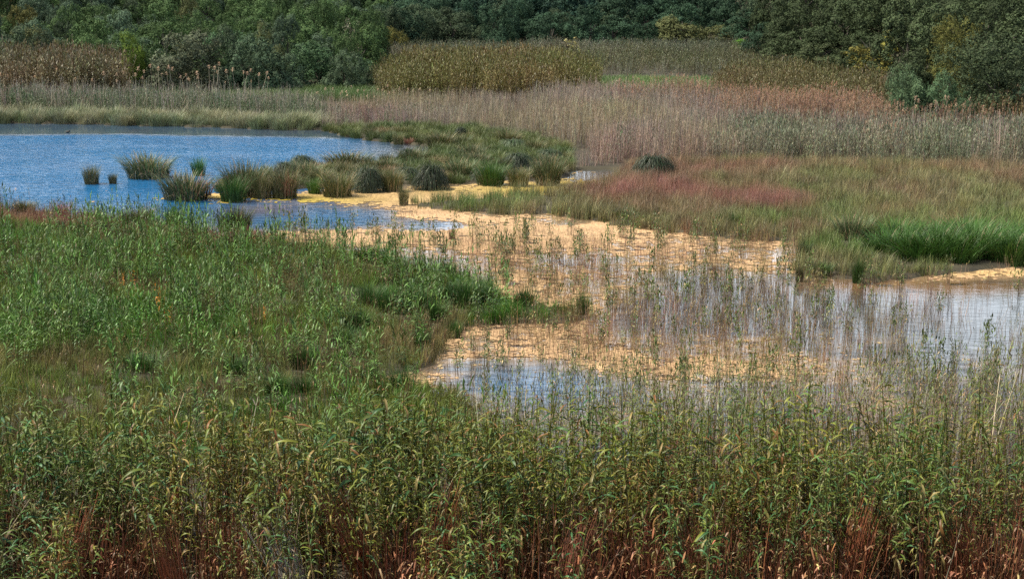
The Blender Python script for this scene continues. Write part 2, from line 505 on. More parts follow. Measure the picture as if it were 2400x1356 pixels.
# crowns of trees: lobes of smaller leaf clumps
def crown_mesh(seed, R0, H0, lobes, sub, leaves, leaf, base_gap=.15, mat=M_CROWN, name="crown", feather=0.0):
    g = np.random.default_rng(seed)
    S = Strips()
    # lobes over a dome
    u = g.random(lobes); th = g.random(lobes) * 2 * math.pi
    zc = np.where(np.arange(lobes) < lobes * .38, .04 + .22 * u, .10 + .74 * u ** .9)
    rad = np.sqrt(np.clip(1 - ((zc - .22) / .80) ** 2, .05, 1)) * R0 * np.where(np.arange(lobes) < lobes * .38, .72, .5 + .28 * g.random(lobes))
    LC = np.stack([rad * np.cos(th), rad * np.sin(th), zc * H0], -1)
    LR = (.34 + .18 * g.random(lobes)) * R0
    tone = 1 + g.normal(0, .13, lobes)
    ls = np.repeat(np.arange(lobes), sub)
    d = g.normal(0, 1, (len(ls), 3)); d[:, 2] = d[:, 2] * .8 + .35
    d /= np.linalg.norm(d, axis=1)[:, None]
    SCn = LC[ls] + d * LR[ls][:, None] * (.78 + .22 * g.random((len(ls), 1)))
    SR = LR[ls] * (.26 + .16 * g.random(len(ls)))
    stone = tone[ls] * (1 + g.normal(0, .10, len(ls)))
    q = np.repeat(np.arange(len(ls)), leaves)
    n = len(q)
    e = g.normal(0, 1, (n, 3)); e[:, 2] += .35
    e /= np.linalg.norm(e, axis=1)[:, None]
    rr = (g.random((n, 1)) ** .4)
    C = SCn[q] + e * SR[q][:, None] * rr * np.array([1, 1, 1 + feather])
    nrm = .6 * e + .6 * d[q] + g.normal(0, .32, (n, 3))
    nrm /= np.linalg.norm(nrm, axis=1)[:, None]
    ref = g.normal(0, 1, (n, 3)) + np.array([0, 0, feather * 2])
    t1 = np.cross(nrm, ref); t1 /= np.linalg.norm(t1, axis=1)[:, None] + 1e-9
    t2 = np.cross(nrm, t1)
    s = leaf * (.6 + .8 * g.random((n, 1))); s2 = s * (.55 - .25 * feather) 
    s1 = s * (1 + feather)
    V = np.stack([C - t2 * s1 * .5, C + t1 * s2 * .5, C + t2 * s1 * .5, C - t1 * s2 * .5], 1)
    col = np.clip(stone[q][:, None] * (1 + g.normal(0, .08, (n, 1))) * (1 + g.normal(0, .03, (n, 3))), .3, 2)
    S.quads(V, col)
    return S.mesh(name, mat)


def tube(path, radii, sides=6):
    path = np.asarray(path, float); n = len(path)
    V = []
    for i in range(n):
        d = path[min(i + 1, n - 1)] - path[max(i - 1, 0)]
        d /= np.linalg.norm(d) + 1e-9
        a = np.cross(d, [.3, 1, .1]); a /= np.linalg.norm(a) + 1e-9
        b = np.cross(d, a)
        for k in range(sides):
            w = 2 * math.pi * k / sides
            V.append(path[i] + radii[i] * (a * math.cos(w) + b * math.sin(w)))
    F = []
    for i in range(n - 1):
        for k in range(sides):
            F.append((i * sides + k, i * sides + (k + 1) % sides, (i + 1) * sides + (k + 1) % sides, (i + 1) * sides + k))
    return np.array(V), np.array(F)


def trunk_mesh(seed, h, r, spread, name="trunk"):
    g = np.random.default_rng(seed)
    Vs, Fs, k = [], [], 0

    def put(p, rad, sides=6):
        nonlocal k
        V, F = tube(p, rad, sides)
        Vs.append(V); Fs.append(F + k); k += len(V)
    bend = g.normal(0, .08 * h, 2)
    main = [(0, 0, -.4), (bend[0] * .3, bend[1] * .3, h * .25), (bend[0] * .7, bend[1] * .7, h * .5), (bend[0], bend[1], h * .8)]
    put(main, [r * 1.25, r, r * .7, r * .25], 7)
    for i in range(7):
        t = g.uniform(.2, .65)
        p0 = np.array([bend[0] * t, bend[1] * t, h * t])
        a = i * 2.4 + g.normal(0, .3)
        L_ = spread * g.uniform(.5, .85)
        p1 = p0 + np.array([math.cos(a) * L_ * .5, math.sin(a) * L_ * .5, h * .14])
        p2 = p0 + np.array([math.cos(a) * L_, math.sin(a) * L_, h * g.uniform(.2, .34)])
        put([p0, p1, p2], [r * .45, r * .3, r * .1], 5)
    return mesh_np(name, np.concatenate(Vs), np.concatenate(Fs), None, M_BARK)


# ------------------------------------------------------------------ scattering (geometry nodes on a cloud of points)
def scatter_group(coll):
    ng = bpy.data.node_groups.new("scatter_" + coll.name, 'GeometryNodeTree')
    ng.interface.new_socket("Geometry", in_out='INPUT', socket_type='NodeSocketGeometry')
    ng.interface.new_socket("Geometry", in_out='OUTPUT', socket_type='NodeSocketGeometry')
    N, L = ng.nodes, ng.links
    gi, go = N.new("NodeGroupInput"), N.new("NodeGroupOutput")
    ci = N.new("GeometryNodeCollectionInfo"); ci.inputs[0].default_value = coll
    ci.inputs[1].default_value = True; ci.inputs[2].default_value = True
    ip = N.new("GeometryNodeInstanceOnPoints"); ip.inputs["Pick Instance"].default_value = True

    def na(nm, ty):
        a = N.new("GeometryNodeInputNamedAttribute"); a.data_type = ty; a.inputs[0].default_value = nm
        return a.outputs[0]
    L.new(gi.outputs[0], ip.inputs["Points"]); L.new(ci.outputs[0], ip.inputs["Instance"])
    L.new(na("idx", 'INT'), ip.inputs["Instance Index"])
    L.new(na("rot", 'FLOAT_VECTOR'), ip.inputs["Rotation"])
    L.new(na("scl", 'FLOAT_VECTOR'), ip.inputs["Scale"])
    L.new(ip.outputs[0], go.inputs[0])
    return ng


COUNT = {}


def scatter(name, coll, xyz, tint, scale, tilt=.06, zs=None):
    n = len(xyz)
    COUNT[name] = n
    me = bpy.data.meshes.new(name)
    me.vertices.add(n)
    me.vertices.foreach_set("co", np.ascontiguousarray(xyz, np.float32).ravel())
    k = len(coll.objects)

    def put(nm, ty, key, arr):
        a = me.attributes.new(nm, ty, 'POINT'); a.data.foreach_set(key, np.ascontiguousarray(arr).ravel())
    put("idx", 'INT', "value", rng.integers(0, k, n).astype(np.int32))
    rot = np.stack([rng.normal(0, tilt, n), rng.normal(0, tilt, n), R(0, 2 * math.pi, n)], -1).astype(np.float32)
    put("rot", 'FLOAT_VECTOR', "vector", rot)
    s = np.broadcast_to(np.asarray(scale, float), (n,))
    zs = s if zs is None else np.broadcast_to(np.asarray(zs, float), (n,))
    put("scl", 'FLOAT_VECTOR', "vector", np.stack([s, s, zs], -1).astype(np.float32))
    t4 = np.ones((n, 4), np.float32); t4[:, :3] = np.clip(tint, 0, 2)
    put("tint", 'FLOAT_COLOR', "color", t4)
    o = bpy.data.objects.new(name, me)
    md = o.modifiers.new("scatter", 'NODES'); md.node_group = scatter_group(coll)
    COL.objects.link(o)
    o["kind"] = "stuff"
    return o


def cloud(py0, py1, dens, xpad=160, px0=-1e9, px1=1e9):
    """random ground points seen between picture rows py0 (far) and py1 (near): dens per square metre"""
    _, ynear = ground(1200, py1); _, yfar = ground(1200, py0)
    xm = (1200 + xpad) / FPX * (yfar * CP + CAM_H * SP)
    n = int(dens * 2 * xm * (yfar - ynear))
    x, y = R(-xm, xm, n), R(float(ynear), float(yfar), n)
    px, py = project(x, y)
    k = (px > max(-xpad, px0)) & (px < min(2400 + xpad, px1))
    return x[k], y[k], px[k], py[k]


def keep(a, *arrs):
    return [v[a] for v in arrs]


def mixc(c0, c1, t):
    t = np.clip(np.asarray(t), 0, 1)[:, None]
    return np.asarray(c0, float)[None] * (1 - t) + np.asarray(c1, float)[None] * t if np.ndim(c0) == 1 else np.asarray(c0) * (1 - t) + np.asarray(c1, float) * t


def jit(t, v=.18):
    n = len(t)
    return t * R(1 - v, 1 + v, (n, 1)) * (1 + rng.normal(0, .05, (n, 3)))


def tag(o, label, cat, group=None):
    o["label"] = label; o["category"] = cat
    if group:
        o["group"] = group
    return o


def empty(name, loc, rz=0.0, s=1.0):
    o = bpy.data.objects.new(name, None)
    o.location = loc; o.rotation_euler = (0, 0, rz); o.scale = (s, s, s) if np.isscalar(s) else s
    o.empty_display_size = .2
    COL.objects.link(o)
    return o


def part(name, me, parent, color=(1, 1, 1), kind=None):
    o = bpy.data.objects.new(name, me)
    o.parent = parent; o.color = (*color, 1)
    COL.objects.link(o)
    if kind:
        o["kind"] = kind
    return o


# ================================================================== SETTING
# ground sheet: fine in the marsh, coarse out to the horizon
def build_ground():
    xs = np.unique(np.concatenate([np.linspace(-3000, -300, 12), np.linspace(-300, -75, 40), np.linspace(-75, 75, 190), np.linspace(75, 300, 40), np.linspace(300, 3000, 12)]))
    ys = np.unique(np.concatenate([np.linspace(-600, 10, 12), np.linspace(10, 175, 230), np.linspace(175, 420, 70), np.linspace(420, 4000, 18)]))
    X, Y = np.meshgrid(xs, ys)
    px, py = project(X, np.maximum(Y, 12))
    px, py = wobble(X, Y.clip(12, 500), px, py, 7)
    wet = (inside(px, py, POND) | inside(px, py, MARSH)) & (Y > 12) & (Y < 200)
    Z = np.where(wet, -.55, .10 + .12 * (fbm(X * .3, Y * .3, 4) - .3))
    Z = Z + hill(X, Y)
    # the slope the viewer stands on
    Z = Z + np.clip((22 - Y) / 14, 0, 1) ** 1.5 * 10.5
    V = np.stack([X.ravel(), Y.ravel(), Z.ravel()], -1)
    ny, nx = X.shape
    i = (np.arange(ny - 1)[:, None] * nx + np.arange(nx - 1)[None, :]).ravel()
    F = np.stack([i, i + 1, i + nx + 1, i + nx], -1)
    o = bpy.data.objects.new("ground", mesh_np("ground", V, F, None, M_GROUND))
    o["kind"] = "structure"
    COL.objects.link(o)


build_ground()


def build_water():
    xs = np.arange(-110, 110.1, .8); ys = np.arange(26, 134, .5)
    X, Y = np.meshgrid(xs, ys)
    px, py = project(X, Y)
    deep = np.clip((blob(px, py, 150, 380, 900, 130) * 1.6), 0, 1) * np.clip((960 - px) / 160, 0, 1) * (py < 560)  # weight of the painted sky blue over the pond, not depth alone
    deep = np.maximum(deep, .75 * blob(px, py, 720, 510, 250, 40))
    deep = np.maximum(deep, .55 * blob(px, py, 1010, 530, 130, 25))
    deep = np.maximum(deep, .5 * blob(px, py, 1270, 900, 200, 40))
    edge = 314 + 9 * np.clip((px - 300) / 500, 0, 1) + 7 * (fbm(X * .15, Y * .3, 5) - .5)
    deep = deep * (.25 + .75 * np.clip((py - edge) / 5, 0, 1))  # blue reduced along the far shore, painting the dark bank reflection as colour
    rip = np.clip((py - edge) / 5, 0, 1) * np.where(py < 566, np.clip((1150 - px) / 500, .06, 1), .05)
    rip = np.maximum(rip, .03)
    silt = np.clip(blob(px, py, 2000, 668, 170, 16) + blob(px, py, 2280, 676, 180, 18) + .6 * blob(px, py, 620, 492, 100, 14) + .5 * blob(px, py, 940, 892, 90, 20) + .3 * (fbm(X * .3, Y * .3, 2) - .4), 0, 1) * .45
    V = np.stack([X.ravel(), Y.ravel(), 0 * X.ravel()], -1)
    ny, nx = X.shape
    i = (np.arange(ny - 1)[:, None] * nx + np.arange(nx - 1)[None, :]).ravel()
    F = np.stack([i, i + 1, i + nx + 1, i + nx], -1)
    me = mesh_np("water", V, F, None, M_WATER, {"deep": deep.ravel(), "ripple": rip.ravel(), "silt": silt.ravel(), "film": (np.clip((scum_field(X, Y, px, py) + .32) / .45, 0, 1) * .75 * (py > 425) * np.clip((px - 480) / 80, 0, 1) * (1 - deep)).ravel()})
    me.polygons.foreach_set("use_smooth", np.ones(len(F), bool))
    o = bpy.data.objects.new("water", me)
    o["kind"] = "structure"
    COL.objects.link(o)



def scum_field(x, y, px, py):
    f = fbm(x * .55, y * .55, 6, 5) - .5
    fs = fbm(x * 2.6, y * 2.6, 2, 4) - .5
    b = np.full(px.shape, -.22)
    b += .95 * blob(px, py, 1130, 548, 400, 36) + .6 * blob(px, py, 760, 560, 220, 16) + .5 * blob(px, py, 1380, 540, 200, 30)
    b += .80 * blob(px, py, 800, 465, 330, 15) + .6 * blob(px, py, 1150, 445, 220, 16) + .6 * blob(px, py, 1000, 480, 120, 22) + .6 * blob(px, py, 1350, 440, 160, 25)
    b += .55 * blob(px, py, 1010, 505, 110, 14)
    b += .45 * blob(px, py, 1200, 700, 260, 60) + .60 * blob(px, py, 1260, 800, 230, 50) + .62 * blob(px, py, 1540, 855, 240, 38)
    b += .45 * blob(px, py, 1680, 600, 300, 36) + .55 * blob(px, py, 2330, 642, 230, 16) + .22 * blob(px, py, 2000, 870, 300, 40)
    b += .30 * blob(px, py, 1420, 690, 160, 30) + .25 * blob(px, py, 1950, 640, 260, 22) + .30 * blob(px, py, 1300, 620, 300, 40) + .5 * blob(px, py, 960, 885, 110, 25)
    b -= .75 * blob(px, py, 1010, 531, 95, 12) + .60 * blob(px, py, 1350, 522, 60, 8)
    b -= .55 * blob(px, py, 1270, 900, 200, 40) + .50 * blob(px, py, 1950, 720, 430, 60) + .40 * blob(px, py, 2350, 780, 260, 80)
    b -= .45 * blob(px, py, 1600, 730, 130, 60) + .9 * blob(px, py, 720, 512, 190, 26) + .3 * blob(px, py, 1450, 620, 140, 26)
    return b + f * .85 + fs * .70


def build_scum():
    for st, y0, y1, nm in ((.075, 36.5, 58, "near the canes"), (.13, 58, 98, "along the spit")):
        xs = np.arange(-26, 34, st) if y0 > 50 else np.arange(-14, 22, st)
        ys = np.arange(y0, y1, st)
        X, Y = np.meshgrid(xs, ys)
        px, py = project(X, Y)
        f = scum_field(X, Y, px, py)
        on = f > .06 + R(-.12, .12, f.shape) + .36 * (R(0, 1, f.shape) < .05)
        ny, nx = X.shape
        cell = on[:-1, :-1] & on[1:, :-1] & on[:-1, 1:] & on[1:, 1:] & (px[:-1, :-1] > -80) & (px[:-1, :-1] < 2500)
        X = X + R(-.4, .4, X.shape) * st; Y = Y + R(-.4, .4, X.shape) * st
        Z = .014 + .012 * (fbm(X * 2, Y * 2, 3, 3))
        i = np.nonzero(cell)
        k = i[0] * nx + i[1]
        F = np.stack([k, k + 1, k + nx + 1, k + nx], -1)
        used, inv = np.unique(F.ravel(), return_inverse=True)
        V = np.stack([X.ravel(), Y.ravel(), Z.ravel()], -1)[used]
        fresh = np.clip(blob(px, py, 620, 470, 260, 16) * 1.1 + blob(px, py, 1400, 440, 180, 30) + .5 * blob(px, py, 1150, 445, 250, 16) + .3 * blob(px, py, 2330, 640, 200, 8), 0, 1).ravel()[used]
        o = bpy.data.objects.new("floating_algae", mesh_np("floating_algae", V, inv.reshape(-1, 4), None, M_SCUM, {"fresh": fresh}))
        o["kind"] = "stuff"
        tag(o, "peach and yellow floating algae mats on the shallow water " + nm, "algae")
        COL.objects.link(o)
        COUNT['scum_' + nm] = len(F)
    # loose flakes around the mats
    x, y, px, py = cloud(430, 1000, 22, 60)
    f = scum_field(x, y, px, py)
    k = (inside(px, py, MARSH)) & (f > -.22) & (f < .12) & (R(0, 1, len(x)) < np.clip((f + .3) * 1.6, 0, 1))
    x, y = keep(k, x, y)
    ms = []
    for i in range(5):
        n = 9
        a = np.linspace(0, 2 * math.pi, n, endpoint=False)
        r = R(.5, 1, n) * .07
        V = np.concatenate([np.stack([r * np.cos(a) * 1.3, r * np.sin(a), 0 * a], -1), [[0, 0, .012]]])
        F = np.array([(j, (j + 1) % n, n) for j in range(n)])
        ms.append(mesh_np("algae_flake", V, F, np.ones((n + 1, 3)), M_INST))
    c = proto_coll("algae_flake", ms)
    o = scatter("algae_flakes", c, np.stack([x, y, 0 * x + .012], -1), jit(np.tile((.43, .31, .17), (len(x), 1)), .4), R(.4, 1.5, len(x)), 0.0)
    tag(o, "small tan algae flakes drifting around the mats", "algae")


build_water()
build_scum()

# ================================================================== PLANT COVER
U = lambda n: R(0, 1, n)
CLUMPS = []


def clear(x, y, front=1.0):
    """true where no counted clump stands, nor just in front of one"""
    ok = np.ones(len(x), bool)
    for cx_, cy_, r in CLUMPS:
        ok &= ~((np.abs(x - cx_) < r * .8) & (y > cy_ - r * .6 - front) & (y < cy_ + r * .6))
    return ok


# --- meadow of olive and red grass behind the marsh
def build_meadow():
    x, y, px, py = cloud(380, 670, 9, 140)
    wx, wy = wobble(x, y, px, py)
    k = inside(wx, wy, MEADOW) & clear(x, y, 1.3)
    x, y, px, py = keep(k, x, y, px, py)
    red = 1.1 * blob(px, py, 1800, 485, 110, 22) + .9 * blob(px, py, 1560, 455, 150, 30) + .6 * blob(px, py, 1430, 400, 60, 14) + .7 * blob(px, py, 1650, 410, 160, 18) + .45 * blob(px, py, 2250, 415, 250, 25) + .5 * blob(px, py, 1640, 540, 70, 30) + .35 * blob(px, py, 1900, 540, 60, 30) + .5 * blob(px, py, 1400, 470, 90, 20)
    red = red + (fbm(x * .22, y * .16, 3) - .5) * 1.1
    grn = blob(px, py, 1150, 480, 220, 24) + blob(px, py, 2250, 570, 260, 45) + .6 * blob(px, py, 1900, 430, 160, 25) + .7 * blob(px, py, 1650, 530, 300, 25)
    base = mixc(lin(112, 112, 68), lin(86, 114, 48), grn + (fbm(x * .3, y * .3, 5) - .5) * 1.5)
    base = mixc(base, lin(118, 102, 74), (fbm(x * .12 + 5, y * .12, 2) - .45) * 2.4)
    base = mixc(base, lin(132, 128, 84), (fbm(x * .5, y * .3 + 8, 4) - .55) * 4)
    rt = np.clip((red + (fbm(x * .9, y * .9, 1) - .5) * .7) * 1.1 - .05, 0, 1)
    tint = mixc(base, mixc(lin(138, 102, 86), lin(142, 102, 94), fbm(x * .3, y * .3, 2)), rt)
    k = U(len(x)) < np.where(px < 1330, .35 + .3 * (py > 485), .92)
    isred = U(len(x)) < rt * .8
    xr = isred & k; xg = ~isred & k
    s = R(.55, 1.25, len(x)) * (.75 + .5 * fbm(x * .4, y * .4, 6))
    scatter("meadow_grass", grass_c, np.stack([x, y, 0 * x + .02], -1)[xg], jit(tint[xg] * np.array([1.16, 1.24, 1.32]), .5), s[xg])
    scatter("red_meadow_grass", redgrass_c, np.stack([x, y, 0 * x + .02], -1)[xr], jit(tint[xr] * 1.2, .3), s[xr])
    tag(bpy.data.objects["meadow_grass"], "olive green meadow grass behind the shallow marsh", "grass")
    tag(bpy.data.objects["red_meadow_grass"], "reddish dry grass in patches across the meadow", "grass")



# --- green bank on the near side of the pond
def build_bank():
    x, y, px, py = cloud(480, 1130, 15, 120, px1=1700)
    wx, wy = wobble(x, y, px, py)
    k = inside(wx, wy, BANK) & (y > 31) & clear(x, y, .9)
    x, y, px, py = keep(k, x, y, px, py)
    brown = np.clip(1 - np.abs(py - interp(px, [(-100, 510), (0, 515), (250, 535), (450, 560), (620, 572)])) / 26, 0, 1) * (px < 640)
    red = blob(px, py, 150, 520, 60, 18) + blob(px, py, 550, 560, 90, 14) + .5 * blob(px, py, 30, 510, 70, 15)
    green = fbm(x * .25, y * .25, 4)
    straw = blob(px, py, 1000, 830, 130, 90) + .6 * blob(px, py, 320, 990, 160, 50)
    t = mixc(lin(98, 112, 48), lin(68, 106, 34), (green - .38) * 4)
    t = mixc(t, lin(118, 102, 72), np.clip((fbm(x * .35 + 9, y * .35, 6) - .47) * 4.5 + straw, 0, 1) * .7)
    t = mixc(t, lin(128, 104, 74), brown * 1.2)
    t = mixc(t, lin(140, 92, 84), red * 1.2)
    o = scatter("bank_grass", grass_c, np.stack([x, y, 0 * x + .05], -1), jit(t * 1.25, .6), R(.4, 1.0, len(x)) * (.6 + .7 * fbm(x * .5, y * .5, 7)), .12)
    tag(o, "dense green grass covering the bank beside the pond", "grass")
    x, y, px, py = cloud(500, 1130, 4.0, 120, px1=1700)
    wx, wy = wobble(x, y, px, py)
    k = inside(wx, wy, BANK) & (y > 31) & clear(x, y, .9)
    lush = np.clip(.25 + .9 * blob(px, py, 250, 680, 420, 130) + .5 * blob(px, py, 700, 640, 350, 70) + (fbm(x * .3, y * .3, 1) - .5) * 1.6, 0.05, 1)
    lush *= np.where(py < 545, .15, 1)
    lush *= np.clip((fbm(x * .45, y * .45, 3) - .25) * 2.6, .05, 1.4)
    k &= U(len(x)) < lush
    x, y, px, py = keep(k, x, y, px, py)
    t = mixc(lin(110, 132, 84), lin(84, 118, 50), fbm(x * .4, y * .4, 2) * 1.6 - .3)
    # dry stems between them
    X2, Y2, P2, Q2 = cloud(490, 1130, 3.2, 120, px1=1700)
    k2 = inside(*wobble(X2, Y2, P2, Q2), BANK) & (Y2 > 31) & (U(len(X2)) < np.clip((fbm(X2 * .4, Y2 * .4, 2) - .35) * 3, .05, 1))
    X2, Y2 = keep(k2, X2, Y2)
    o = scatter("bank_dry_stems", thin_c, np.stack([X2, Y2, 0 * X2], -1), jit(mixc(lin(128, 112, 88), lin(126, 96, 76), U(len(X2))), .35), R(.6, 1.2, len(X2)), .14)
    tag(o, "dry straw and brown stems among the green of the bank", "dry stems")
    o = scatter("bank_reeds", bank_c, np.stack([x, y, 0 * x + .03], -1), jit(t, .5), R(.65, 1.2, len(x)), .07)
    tag(o, "leafy green reeds rising through the grass of the bank", "reeds")



# --- reeds of the far shores
def build_far_reeds():
    x, y, px, py = cloud(225, 408, 4.2, 160)
    wx, wy = wobble(x, y, px, py, 8)
    wx = wx + (fbm(x * .25, y * .25, 7) - .5) * 260
    k = inside(wx, wy, REEDBED)
    x, y, px, py = keep(k, x, y, px, py)
    n = len(x)
    gr = 1.0 * blob(px, py, 2150, 370, 420, 35) + .8 * blob(px, py, 1800, 340, 90, 30) + .5 * blob(px, py, 980, 290, 130, 20) + (fbm(x * .15, y * .15, 6) - .5) * 1.0
    pl = 1.1 * blob(px, py, 1900, 292, 230, 22) + .5 * blob(px, py, 1600, 255, 200, 14) + 1.0 * blob(px, py, 2250, 315, 220, 12) + (fbm(x * .2, y * .2, 7) - .5) * .7
    pink = blob(px, py, 850, 285, 110, 16) + .8 * blob(px, py, 1500, 380, 170, 25) + (fbm(x * .2, y * .2, 2) - .5)
    q = (U(n) - .5) * 1.0
    kind = np.where(pl + q > .62, 2, np.where(gr + q > .55, 1, 0))
    t = mixc(lin(148, 136, 124), lin(152, 122, 118), pink)
    t = mixc(t, lin(150, 138, 104), (fbm(x * .1, y * .1, 5) - .4) * 1.8)
    t = t * (.72 + .56 * fbm(x * .35, y * .35, 3))[:, None]
    h = np.where(px < 1250, .75, 1.0) * np.where(py > 380, .75, 1)
    for kk, c, nm, lab, tt in ((0, dry_c, "dry_reed_bed", "lilac grey dry reeds filling the bed behind the meadow", t * 1.15),
                               (1, greenreed_c, "green_reed_bed", "grey green leafy reeds along the front of the reed bed", mixc(lin(118, 120, 98), lin(136, 128, 112), fbm(x * .3, y * .3, 3) * 2 - .5)),
                               (2, plumereed_c, "plumed_reed_bed", "tall reeds with salmon plumes at the back of the reed bed", np.tile(np.array(lin(142, 118, 102)), (n, 1)))):
        m = kind == kk
        o = scatter(nm, c, np.stack([x, y, 0 * x], -1)[m], jit(tt[m], .3), (R(.7, 1.2, n) * (.8 + .4 * fbm(x * .25, y * .25, 3)))[m] * h[m], .06)
        tag(o, lab, "reeds")
    # north shore of the pond
    x, y, px, py = cloud(240, 308, 4, 160, px1=1100)
    wx, wy = wobble(x, y, px, py, 5)
    wx = wx + (fbm(x * .25, y * .25, 7) - .5) * 260
    k = inside(wx, wy, NSHORE)
    x, y, px, py = keep(k, x, y, px, py)
    sh = interp(px, [(-200, 289), (0, 289), (230, 293), (500, 299), (755, 306)])
    front = (sh - py) < 17
    t = mixc(lin(140, 136, 110), lin(108, 118, 88), fbm(x * .3, y * .3, 4) * 2 - .5)
    o = scatter("shore_sedge", sedge_c, np.stack([x, y, 0 * x], -1)[front], jit(t[front] * 1.2, .4), (R(.7, 1.5, len(x)) * (.5 + 1.0 * fbm(x * .5, y * .5, 2)))[front], .1)
    tag(o, "pale arching sedge along the far shore of the pond", "sedge")
    m = ~front
    t = mixc(lin(102, 110, 86), lin(80, 98, 68), fbm(x * .12, y * .3, 2) * 2 - .5)
    mm = m & (U(len(x)) < .6)
    o = scatter("shore_reeds", greenreed_c, np.stack([x, y, 0 * x], -1)[mm], jit(t[mm], .2), R(.75, 1.1, len(x))[mm] * interp(px, [(0, 1.05), (450, 1.0), (750, .8)])[mm], .05)
    tag(o, "grey green reeds standing behind the shore sedge", "reeds")
    mm = m & ~mm
    o = scatter("shore_dry_reeds", dry_c, np.stack([x, y, 0 * x], -1)[mm], jit(np.tile(np.array(lin(156, 148, 132)), (len(x), 1))[mm], .2), R(.8, 1.25, len(x))[mm] * interp(px, [(0, 1.2), (450, 1.1), (750, .85)])[mm], .05)
    tag(o, "pale dry reed stems among the shore reeds", "reeds")


build_far_reeds()


def build_cane_thickets():
    def patch(name, coll, poly, dens, cols, sc_rng, label, tilt=.06, dome=True):
        ys_ = [p[1] for p in poly]
        x, y, px, py = cloud(min(ys_) - 2, max(ys_) + 2, dens, 200)
        wx, wy = wobble(x, y, px, py, 6)
        k = inside(wx, wy, poly)
        x, y, px, py = keep(k, x, y, px, py)
        t = mixc(cols[0], cols[1], fbm(x * .12, y * .12, 5) * 2.4 - .7)
        t = mixc(t, cols[2], (fbm(x * .2 + 30, y * .2, 1) - .5) * 3)
        cxp, cyp = np.mean([p[0] for p in poly]), np.mean([p[1] for p in poly])
        rxp, ryp = np.ptp([p[0] for p in poly]) / 2, np.ptp(ys_) / 2
        q = np.clip(((px - cxp) / rxp) ** 2 + .5 * ((py - cyp) / ryp) ** 2, 0, 1.5)
        env = (1.06 - .26 * q ** 2) * (.55 + .45 * fbm(x * .12, y * .12, 2) + .45 * fbm(x * .4, y * .4, 4)) if dome else .8 + .4 * fbm(x * .3, y * .3, 4)
        o = scatter(name, coll, np.stack([x, y, 0 * x], -1), jit(t, .3), R(sc_rng[0], sc_rng[1], len(x)) * env, tilt)
        tag(o, label, "cane thicket")
    patch("olive_cane_thicket", farcane_c, [(875, 205), (900, 235), (1050, 246), (1260, 250), (1330, 240), (1400, 225), (1395, 195), (1250, 180), (950, 178)], 1.6,
          [lin(118, 112, 72), lin(98, 102, 60), lin(124, 106, 78)], (.82, 1.05), "rounded olive brown cane thicket in front of the dark central trees")
    patch("grey_cane_thicket", leancane_c, [(1390, 188), (1860, 192), (1900, 170), (1830, 150), (1300, 150), (880, 172), (900, 150), (1300, 135), (1840, 135), (1880, 165), (1870, 196)], 1.3,
          [lin(112, 114, 98), lin(96, 102, 84), lin(120, 110, 96)], (.62, .82), "grey wind-leaned cane thicket at the foot of the dark trees", .1, False)
    patch("grey_cane_rear", farcane_c, [(880, 176), (1400, 182), (1700, 185), (1850, 185), (1860, 135), (880, 135)], .55,
          [lin(104, 106, 82), lin(92, 100, 74), lin(112, 104, 84)], (.55, .8), "tall mixed cane belt below the wooded slope", .08, False)
    patch("right_cane_mound", farcane_c, [(1670, 226), (1720, 264), (2060, 284), (2130, 290), (2050, 230), (1860, 200), (1700, 200)], 1.6,
          [lin(110, 104, 74), lin(98, 100, 64), lin(124, 104, 80)], (.62, .85), "olive cane mound below the dark trees of the slope")
    patch("far_right_cane", farcane_c, [(2270, 318), (2700, 330), (2700, 290), (2330, 296)], 1.7,
          [lin(110, 102, 74), lin(98, 98, 66), lin(122, 100, 78)], (.6, .85), "low brown cane belt beside the big dark tree")
    patch("brown_cane_thicket", farcane_c, [(-250, 246), (180, 246), (300, 236), (310, 212), (200, 200), (-250, 196)], 1.7,
          [lin(116, 104, 84), lin(102, 104, 82), lin(128, 104, 88)], (.95, 1.25), "brown cane thicket on the far shore beyond the pond")
    # flat green growth among the thickets
    x, y, px, py = cloud(185, 240, 3.5, 100)
    k = inside(px, py, [(1395, 192), (1400, 236), (1690, 238), (1670, 192)]) | inside(px, py, [(300, 216), (300, 238), (760, 262), (900, 245), (880, 214)])
    x, y, px, py = keep(k, x, y, px, py)
    t = mixc(lin(84, 102, 58), lin(70, 94, 52), fbm(x * .2, y * .2, 3) * 2 - .5) * np.where(px > 1300, 1.35, 1.0)[:, None]
    o = scatter("low_green_growth", lowgrass_c, np.stack([x, y, 0 * x], -1), jit(t * 1.2, .2), R(1.3, 2.2, len(x)), .05)
    tag(o, "bright low green growth between the cane thickets", "undergrowth")
    x, y, px, py = cloud(300, 460, 4.2, 60)
    wx, wy = wobble(x, y, px, py, 6)
    k = inside(wx, wy, ISLE) & clear(x, y, .8) & (U(len(x)) < np.where(px < 1080, .8, .95))
    x, y, px, py = keep(k, x, y, px, py)
    t = mixc(lin(98, 104, 58), lin(70, 90, 48), fbm(x * .3, y * .3, 2) * 2.2 - .6)
    t = mixc(t, lin(140, 110, 84), (fbm(x * .4 + 12, y * .4, 6) - .6) * 4)
    o = scatter("island_sedge", sedge_c, np.stack([x, y, 0 * x], -1), jit(t * 1.1, .35), R(.5, 1.0, len(x)), .1)
    tag(o, "olive sedge filling the spit between the tussocks", "sedge")



